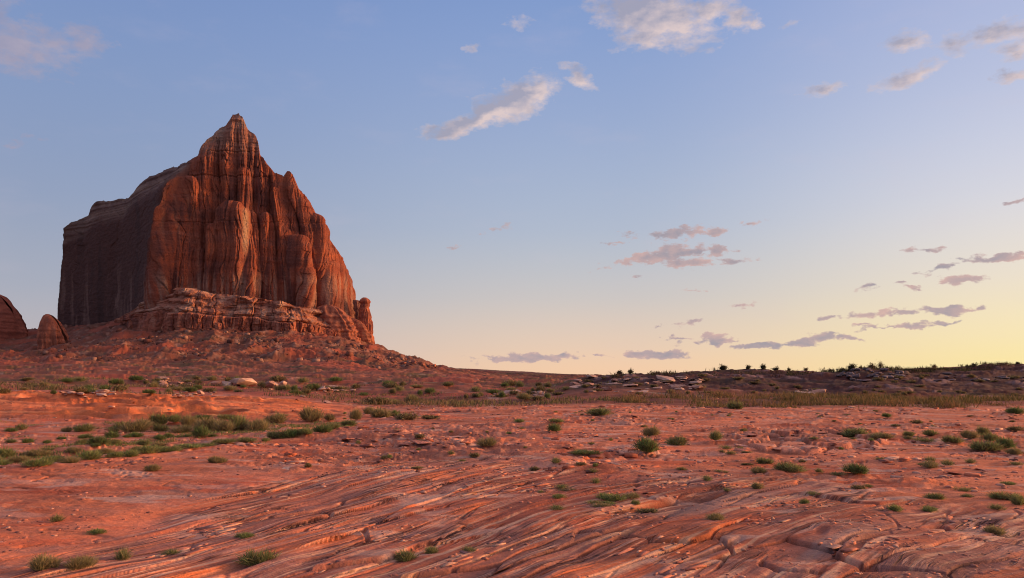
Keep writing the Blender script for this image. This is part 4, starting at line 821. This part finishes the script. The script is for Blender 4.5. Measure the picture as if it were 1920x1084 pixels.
plant([
 (1217, 849, 50, 34, 'd', 'largest round dark green shrub on the sand right of centre'),
 (1219, 817, 32, 20, 'o', 'yellowish shrub directly behind the largest round green shrub'),
 (1267, 834, 34, 20, 'g', 'medium green shrub just right of the largest round one'),
 (1341, 825, 28, 20, 'g', 'small green shrub standing left of the cracked flagstone patch'),
 (1042, 812, 26, 18, 'd', 'small round dark green shrub alone on the sand near the centre'),
 (1043, 794, 30, 10, 'm', 'flat tuft just behind the small round shrub near the centre'),
 (973, 792, 26, 10, 'm', 'low flat green tuft left of the small round shrub near the centre'),
 (909, 838, 36, 18, 'o', 'olive tuft at the edge of the broken ledge, left of the bare sand'),
 (1102, 852, 60, 12, 'm', 'long low green mat on the sand left of the largest shrub'),
 (1120, 778, 54, 16, 'g', 'wide pale green shrub far back on the sand above the centre tufts'),
 (1040, 868, 26, 12, 's', 'thin olive tuft below the long low green mat'),
 (1436, 869, 28, 14, 'g', 'small green tuft behind the two shrubs below the flagstones'),
 (1480, 884, 54, 19, 'g', 'wide green shrub on the sand below the flagstone patch'),
 (1424, 887, 30, 14, 'o', 'small olive shrub left of the wide green shrub below the flagstones'),
 (1602, 887, 40, 23, 'd', 'compact square-looking dark green shrub alone on the right-hand sand'),
 (1630, 914, 22, 8, 's', 'tiny tuft in the sand below the compact dark green shrub'),
 (1752, 935, 30, 14, 'g', 'small green tuft on the sand nearer than the sparse right shrubs'),
 (1740, 957, 34, 13, 'm', 'low grassy tuft in the purple rock at the lower right'),
 (1880, 937, 50, 18, 'g', 'leafy green shrub on the sand close to the right edge, lower down'),
 (1912, 946, 30, 22, 'g', 'green shrub cut by the right edge beside the leafy one'),
 (1808, 920, 30, 9, 's', 'upper of two thin tufts left of the leafy shrub near the right edge'),
 (1812, 932, 26, 8, 's', 'lower of two thin tufts left of the leafy shrub near the right edge'),
 (1866, 1000, 38, 18, 'o', 'olive tuft growing in the swirled rock at the lower right'),
 (1148, 937, 58, 18, 'm', 'bright green low shrub in the hollow of the foreground rock'),
 (1186, 934, 34, 12, 'o', 'yellow orange tuft touching the bright green shrub in the hollow'),
 (1338, 974, 36, 14, 'o', 'olive tuft at the top of the cross-bedded rock, centre right'),
 (762, 1050, 44, 22, 'g', 'green tuft behind the pale rock plates at the bottom centre'),
 (807, 1037, 30, 16, 'g', 'second green tuft behind the bottom centre plates, slightly to the right'),
 (875, 1034, 34, 12, 's', 'thin dry tuft right of the pair behind the bottom plates'),
 (484, 1057, 62, 32, 'g', 'round green shrub at the bottom, right of the left-hand trio'),
 (455, 1007, 36, 13, 'm', 'small green tuft above the round shrub at the bottom'),
 (184, 999, 36, 13, 'm', 'small green tuft alone in the sand above the bottom left trio'),
 (106, 978, 28, 16, 's', 'wispy tuft on the sand at the left, above the others'),
 (80, 1066, 56, 32, 'o', 'leftmost and largest of the three olive shrubs at the bottom left'),
 (152, 1064, 50, 26, 'o', 'middle one of the three olive shrubs at the bottom left'),
 (230, 1049, 38, 26, 's', 'rightmost and thinnest of the three shrubs at the bottom left'),
 (318, 1040, 40, 12, 's', 'sparse flat tuft between the left trio and the round bottom shrub'),
 (284, 882, 28, 14, 'o', 'small olive shrub on the smooth rock below the left wash'),
 (410, 867, 32, 15, 'o', 'pale olive shrub on the rock edge right of the left wash'),
 (1376, 767, 28, 18, 'g', 'dark green bush at the left end of the tall grass band'),
 (1662, 783, 22, 9, 'd', 'tiny dark cushion just in front of the tall grass band'),
 (1905, 776, 32, 16, 'd', 'dark green cushion at the right edge in front of the tall grass'),
 (1725, 794, 26, 9, 'b', 'brownish tuft on the sand between the grass band and right shrubs'),
 (1903, 808, 30, 11, 'b', 'dark brown low shrub at the right edge of the sand'),
 (1680, 799, 18, 6, 'b', 'very small brown tuft in front of the dark cushion by the grass'),
 (787, 822, 20, 10, 'b', 'brown tuft on the broken ledge at the left centre'),
])
plant([(x, y, w_, h_, k, 'green or olive shrub in the loose cluster by the right edge, beyond the flagstones') for x, y, w_, h_, k in
 ((1600, 819, 50, 20, 'g'), (1655, 822, 48, 14, 'o'), (1705, 818, 22, 12, 'g'), (1745, 816, 28, 13, 'g'), (1787, 832, 32, 16, 'g'), (1822, 822, 30, 18, 'o'), (1845, 816, 24, 20, 'g'), (1848, 846, 54, 22, 'g'), (1880, 841, 36, 26, 'd'), (1906, 852, 30, 14, 'o'), (1860, 826, 30, 18, 'g'), (1735, 828, 40, 10, 's'))], 'shrub cluster near the right edge')
plant([(x, y, w_, h_, k, 'thin olive tuft on the open sand below the right-hand shrub cluster') for x, y, w_, h_, k in
 ((1747, 877, 36, 15, 'o'), (1778, 873, 22, 14, 's'), (1820, 868, 24, 10, 's'), (1650, 862, 20, 6, 's'), (1907, 871, 26, 8, 's'), (1361, 843, 24, 9, 's'), (1388, 843, 18, 7, 's'))], 'thin tufts on the open sand')
WASH = [(18, 809, 22, 9, 'd'), (38, 806, 24, 15, 's'), (23, 830, 19, 9, 'g'), (53, 830, 21, 11, 'd'), (87, 831, 17, 9, 'd'), (117, 824, 16, 8, 'd'), (160, 822, 28, 10, 'd'), (125, 810, 20, 12, 'o'), (154, 809, 32, 18, 'g'), (152, 833, 22, 13, 'g'), (188, 833, 36, 19, 'd'), (207, 821, 30, 16, 'd'), (218, 835, 24, 15, 'g'), (177, 839, 17, 8, 'd'), (237, 820, 18, 7, 'd'), (257, 819, 32, 12, 'd'), (301, 825, 24, 13, 'd'), (315, 820, 19, 11, 'd'), (273, 835, 24, 13, 'g'), (352, 819, 16, 6, 'd'), (397, 819, 14, 7, 'd')]
plant([t + ('small rounded green cushion scattered on the bare sand of the left wash',) for t in WASH], 'small cushions in the left wash')
plant([t + ('taller bush in the thicket under the orange bank on the far side of the wash',) for t in ((250, 809, 52, 26, 'o'), (232, 806, 30, 20, 'g'), (303, 809, 26, 18, 'g'), (300, 797, 34, 27, 'g'), (328, 794, 28, 18, 'g'), (352, 799, 34, 24, 'o'), (377, 819, 32, 24, 'd'), (397, 807, 60, 28, 'o'), (423, 809, 42, 26, 'o'), (450, 807, 46, 34, 'g'), (480, 807, 46, 24, 'o'), (385, 787, 50, 11, 'd'), (425, 786, 40, 11, 'g'), (275, 799, 30, 14, 'o'), (335, 811, 40, 15, 'o'), (210, 811, 30, 14, 's'))], 'thicket under the orange bank')
plant([t + (l,) for t, l in (((520, 793, 44, 23, 'o'), 'rounded olive bush on the sand right of the wash thicket, left one of two'), ((588, 791, 44, 30, 'o'), 'tall rounded olive bush right of the wash thicket, right one of two'), ((618, 789, 18, 17, 'b'), 'small brown bush touching the tall rounded olive bush'))])
plant([t + ('dense green mat at the right-hand end of the wash below the two rounded bushes',) for t in ((515, 822, 38, 18, 'g'), (545, 820, 44, 20, 'd'), (574, 815, 34, 16, 'm'), (602, 811, 32, 18, 'd'), (498, 828, 20, 11, 'm'), (463, 828, 44, 10, 'g'), (625, 804, 26, 12, 'g'), (420, 832, 44, 10, 'g'))], 'dark mats at the end of the wash')
plant([t + ('low green mat in the strip along the near side of the left wash',) for t in ((10, 856, 46, 24, 'm'), (75, 855, 40, 15, 'o'), (68, 873, 52, 20, 'm'), (5, 872, 40, 16, 'm'), (105, 865, 56, 17, 'm'), (165, 860, 60, 24, 'm'), (138, 848, 30, 12, 'o'), (213, 857, 34, 16, 'm'), (243, 855, 44, 18, 'm'), (283, 850, 54, 21, 'm'), (317, 846, 52, 15, 'm'), (352, 840, 56, 12, 'm'), (385, 836, 40, 9, 'm'), (125, 868, 40, 14, 'o'), (35, 866, 40, 14, 'o'), (190, 852, 34, 14, 'o'), (263, 846, 30, 12, 'o'), (88, 845, 30, 8, 's'), (300, 837, 26, 10, 'o'))], 'low mats along the near side of the wash')
plant([t + ('straggly dark olive bush in the hollow left of the central sand',) for t in ((668, 787, 26, 25, 'o'), (657, 798, 28, 14, 'g'), (713, 783, 44, 22, 'o'), (763, 787, 44, 18, 'b'), (807, 785, 34, 10, 'b'), (707, 757, 54, 18, 'b'), (772, 755, 28, 18, 'o'), (740, 780, 30, 14, 'd'), (735, 758, 30, 12, 'o'), (690, 776, 24, 16, 'o'))], 'straggly bushes in the hollow left of centre')
tiny = []
for i in range(95):
    py = 772 + 190 * rng.rand() ** 1.7; px = rng.uniform(520, 1920) if py < 880 else rng.uniform(1000, 1920)
    k_ = (py - 700) / 120.; tiny.append((px, py, rng.uniform(8, 20) * k_, rng.uniform(3, 8) * k_, 'ssbom'[rng.randint(5)], 'tiny wispy tuft scattered on the red sand and rock of the middle ground'))
plant(tiny, 'tiny tufts over the middle ground', parts=False)
far_items = []
for i in range(95):
    px = rng.uniform(0, 1060); py = rng.uniform(722, 752) if px > 660 else (rng.uniform(712, 733) if rng.rand() < .5 else rng.uniform(731, 741))
    far_items.append((px, py, rng.uniform(10, 30), rng.uniform(6, 15), 'bods'[rng.randint(4)], 'grey green scrub bush on the plain between the wash and the butte'))
plant(far_items, 'scrub on the plain below the butte', parts=False)
rid_items = [(rng.uniform(1090, 1920), rng.uniform(706, 744), rng.uniform(8, 22), rng.uniform(4, 8), 'bbbb'[rng.randint(4)], 'dark low scrub bush on the slope of the right-hand ridge') for i in range(60)]
plant(rid_items, 'low scrub on the right ridge', parts=False)
# crest bushes against the sky: branching, open
def crest_bush(px, rowb, w_, h_, seed, lab, dense=1.0, olive=False):
    Yg = np.linspace(70, 135, 600); X, Yv, Z = P(np.full(600, px), np.full(600, rowb), Yg); xx = (px - 960) / F * Yg * math.cos(TILT); hz_ = height(xx, Yg)
    sl = (hz_ - EYE) / Yg; j = int(sl.argmax()); x, y, z = xx[j], Yg[j], hz_[j] - .05
    r = np.random.RandomState(seed); H = h_ / F * y + .1; rv = np.random.RandomState(seed * 7 + 3); R = w_ / F * y / 1.3 * rv.uniform(.8, 1.7); H *= .72 * rv.uniform(.7, 1.15); e = empty('desert_bush', (x, y, z)); B = []; Dv = []; Ln = []; Wd = []; tips = []
    for i in range(int(7 + 3 * dense)):
        a = r.uniform(0, 6.28); lean = r.uniform(.05, 1) * R / H * 1.1; d0 = np.array([math.cos(a) * lean, math.sin(a) * lean, 1]); l0 = H * r.uniform(.55, 1.0)
        B.append((0, 0, 0)); Dv.append(d0); Ln.append(l0); Wd.append(.06); dn = d0 / np.linalg.norm(d0)
        for j2 in range(6):
            f_ = r.uniform(.1, .95); p = dn * l0 * f_; d1 = d0 + r.randn(3) * .55; B.append(p); Dv.append(d1); Ln.append(H * .25); Wd.append(.03); tips.append(p * r.uniform(.3, 1) + d1 / np.linalg.norm(d1) * H * .2)
        tips.append(dn * l0)
    V, T = blades(np.array(B, float), np.array(Dv), np.array(Ln), np.array(Wd), .05, r); mk('branches', V, T, M_stem, e, col=np.tile((.10, .065, .045), (len(V), 1)))
    tp = np.array(tips); m_ = int(15 * dense); tp = tp * np.array([1, 1, .95]) * (.08 + .92 * r.rand(len(tp), 1) ** .7); LB = tp.repeat(m_, 0) + r.randn(len(tp) * m_, 3) * np.array([.15, .15, .09]) * H
    V, T = blades(LB, r.randn(len(LB), 3) + np.array([0, 0, .8]), r.uniform(.08, .26, len(LB)), np.full(len(LB), .035), .1, r)
    cset = np.array(((.12, .085, .045), (.09, .065, .04), (.11, .09, .04)) if olive else ((.045, .055, .025), (.06, .062, .028), (.05, .04, .026)))[r.randint(0, 3, len(LB))].repeat(5, 0); mk('foliage', V, T, M_leaf, e, col=cset)  # dark leaf sets carry the backlit silhouette in their colour
    tagset(e, lab, 'bush')
for a in ((1357, 702, 20, 22, 1, 'tall lone dark bush on the skyline left of the ridge crest', 1.4), (1183, 708, 10, 17, 2, 'thin upright bush on the skyline at the left end of the ridge', .6), (1163, 709, 12, 9, 3, 'small round bush on the skyline left of the thin upright one', 1.2),
          (1403, 705, 13, 10, 4, 'small bush on the skyline just right of the tall lone bush', .8), (1432, 705, 18, 13, 5, 'left bush of the skyline pair midway along the ridge', 1.0), (1455, 705, 20, 11, 6, 'right bush of the skyline pair midway along the ridge', 1.0),
          (1512, 702, 10, 14, 7, 'thin straggly bush on the skyline left of the grey rock heap', .4, True), (1557, 700, 12, 13, 8, 'faint brown bush on the skyline close to the grey rock heap', .4, True), (1581, 698, 10, 12, 9, 'slim bush at the left foot of the grey rock heap', .7),
          (1598, 696, 17, 19, 10, 'dark dense bush growing at the left end of the grey rock heap', 1.4), (1636, 690, 18, 15, 11, 'brown spreading bush on top of the grey rock heap, left one', .8, True), (1653, 688, 15, 20, 12, 'tallest airy bush on top of the grey rock heap, right one', .5, True),
          (1615, 694, 10, 11, 13, 'small airy bush between the dark bush and the brown one on the heap', .5, True), (1754, 688, 14, 13, 14, 'pale airy bush alone on the skyline toward the right edge', .5, True), (1910, 683, 12, 8, 15, 'small dark bush on the skyline at the right edge', 1.0), (1480, 704, 8, 8, 16, 'tiny bush on the skyline left of the thin straggly one', .5), (1828, 687, 12, 6, 17, 'low dark bush on the skyline between the pale bush and the right edge', 1.0)):
    crest_bush(*a)
# scrub line that edges the far right skyline, and the grass
def grass(name, n_cl, sampler, hr, cols, label, wid=.022, per=14, spread=.35, seed=1):
    r = np.random.RandomState(seed); x, y = sampler(r, n_cl); z = height(x, y); n_ = len(x); k = np.repeat(np.arange(n_), per)
    B = np.stack([x[k], y[k], z[k]], 1) + np.concatenate([r.randn(len(k), 2) * spread, np.zeros((len(k), 1))], 1)
    hh = (hr[0] + (hr[1] - hr[0]) * r.rand(n_) ** 1.5)[k] * r.uniform(.6, 1.1, len(k)); D = np.concatenate([r.randn(len(k), 2) * .35, np.ones((len(k), 1))], 1)
    V, T = blades(B, D, hh, wid * r.uniform(.6, 1.4, len(k)), .15, r)
    cb = np.array(cols)[r.randint(0, len(cols), n_)][k] * r.uniform(.7, 1.3, (len(k), 1))
    tagset(mk(name, V, T, M_leaf, col=cb.repeat(5, 0)), label, 'grass', kind='stuff')
def sam_band(r, n):
    y = r.uniform(46, 63, n); px = r.uniform(1150, 2000, n); x = (px - 960) / F * y; d_ = -.22 + 1.6 * fb(x / 3.4, y / 2.2, 4, 700) + .45 * (ss(px, 1230, 1560) - .5) - .40 * ss(y, 54, 46) + .2 * r.randn(n) * .5; k = d_ > -.05; return x[k], y[k]
grass('dry_grass', 4200, sam_band, (.12, .8), ((.19, .135, .055), (.13, .105, .042), (.22, .13, .062), (.09, .09, .032)), 'band of tall dry olive grass below the right-hand ridge', wid=.03, seed=21)
def sam_left(r, n):
    y = np.exp(r.uniform(math.log(47), math.log(150), n)); px = r.uniform(-60, 1180, n); x = (px - 960) / F * y; d_ = fb(x / 9, y / 6, 3, 710); k = d_ > .14; return x[k], y[k]
grass('scrub_grass', 4200, sam_left, (.15, .55), ((.16, .13, .06), (.12, .115, .05), (.22, .14, .08)), 'patchy olive scrub and grass over the plain below the butte', wid=.05, per=12, spread=.5, seed=22)
def sam_wash(r, n):
    y = r.uniform(15.5, 31, n); px = r.uniform(-60, 660, n); x = (px - 960) / F * y; e_ = np.interp(px, [0, 640], [16.5, 28.5]); d_ = fb(x / 1.6, y / 1.2, 3, 720) + .55 * ss(y - e_, 3.0, .8) * ss(y - e_, -.4, .3) - .38 + .35 * ss(px, 170, 300) * ss(y, 24, 27)
    k = d_ > 0; return x[k], y[k]
grass('green_grass', 5200, sam_wash, (.03, .13), ((.11, .15, .045), (.15, .18, .06), (.20, .20, .085)), 'short green growth carpeting patches of the left wash', wid=.012, per=14, spread=.12, seed=23)
def sam_sky(r, n):
    px = r.uniform(1150, 2000, n); y = np.interp(px, [1150, 1320, 1480, 1630, 1920], [92, 94, 98, 100, 128]) + r.uniform(-5, 6, n); x = (px - 960) / F * y; k = fb(px / 14, px * 0, 3, 730) > .22 - .45 * ss(px, 1450, 1620); return x[k], y[k]
grass('crest_scrub', 1300, sam_sky, (.12, .8), ((.040, .048, .022), (.055, .050, .025), (.06, .038, .026)), 'dark low scrub fringing the crest of the right-hand ridge', wid=.06, per=16, spread=.4, seed=24)  # backlit silhouette of the crest scrub put into these dark colours
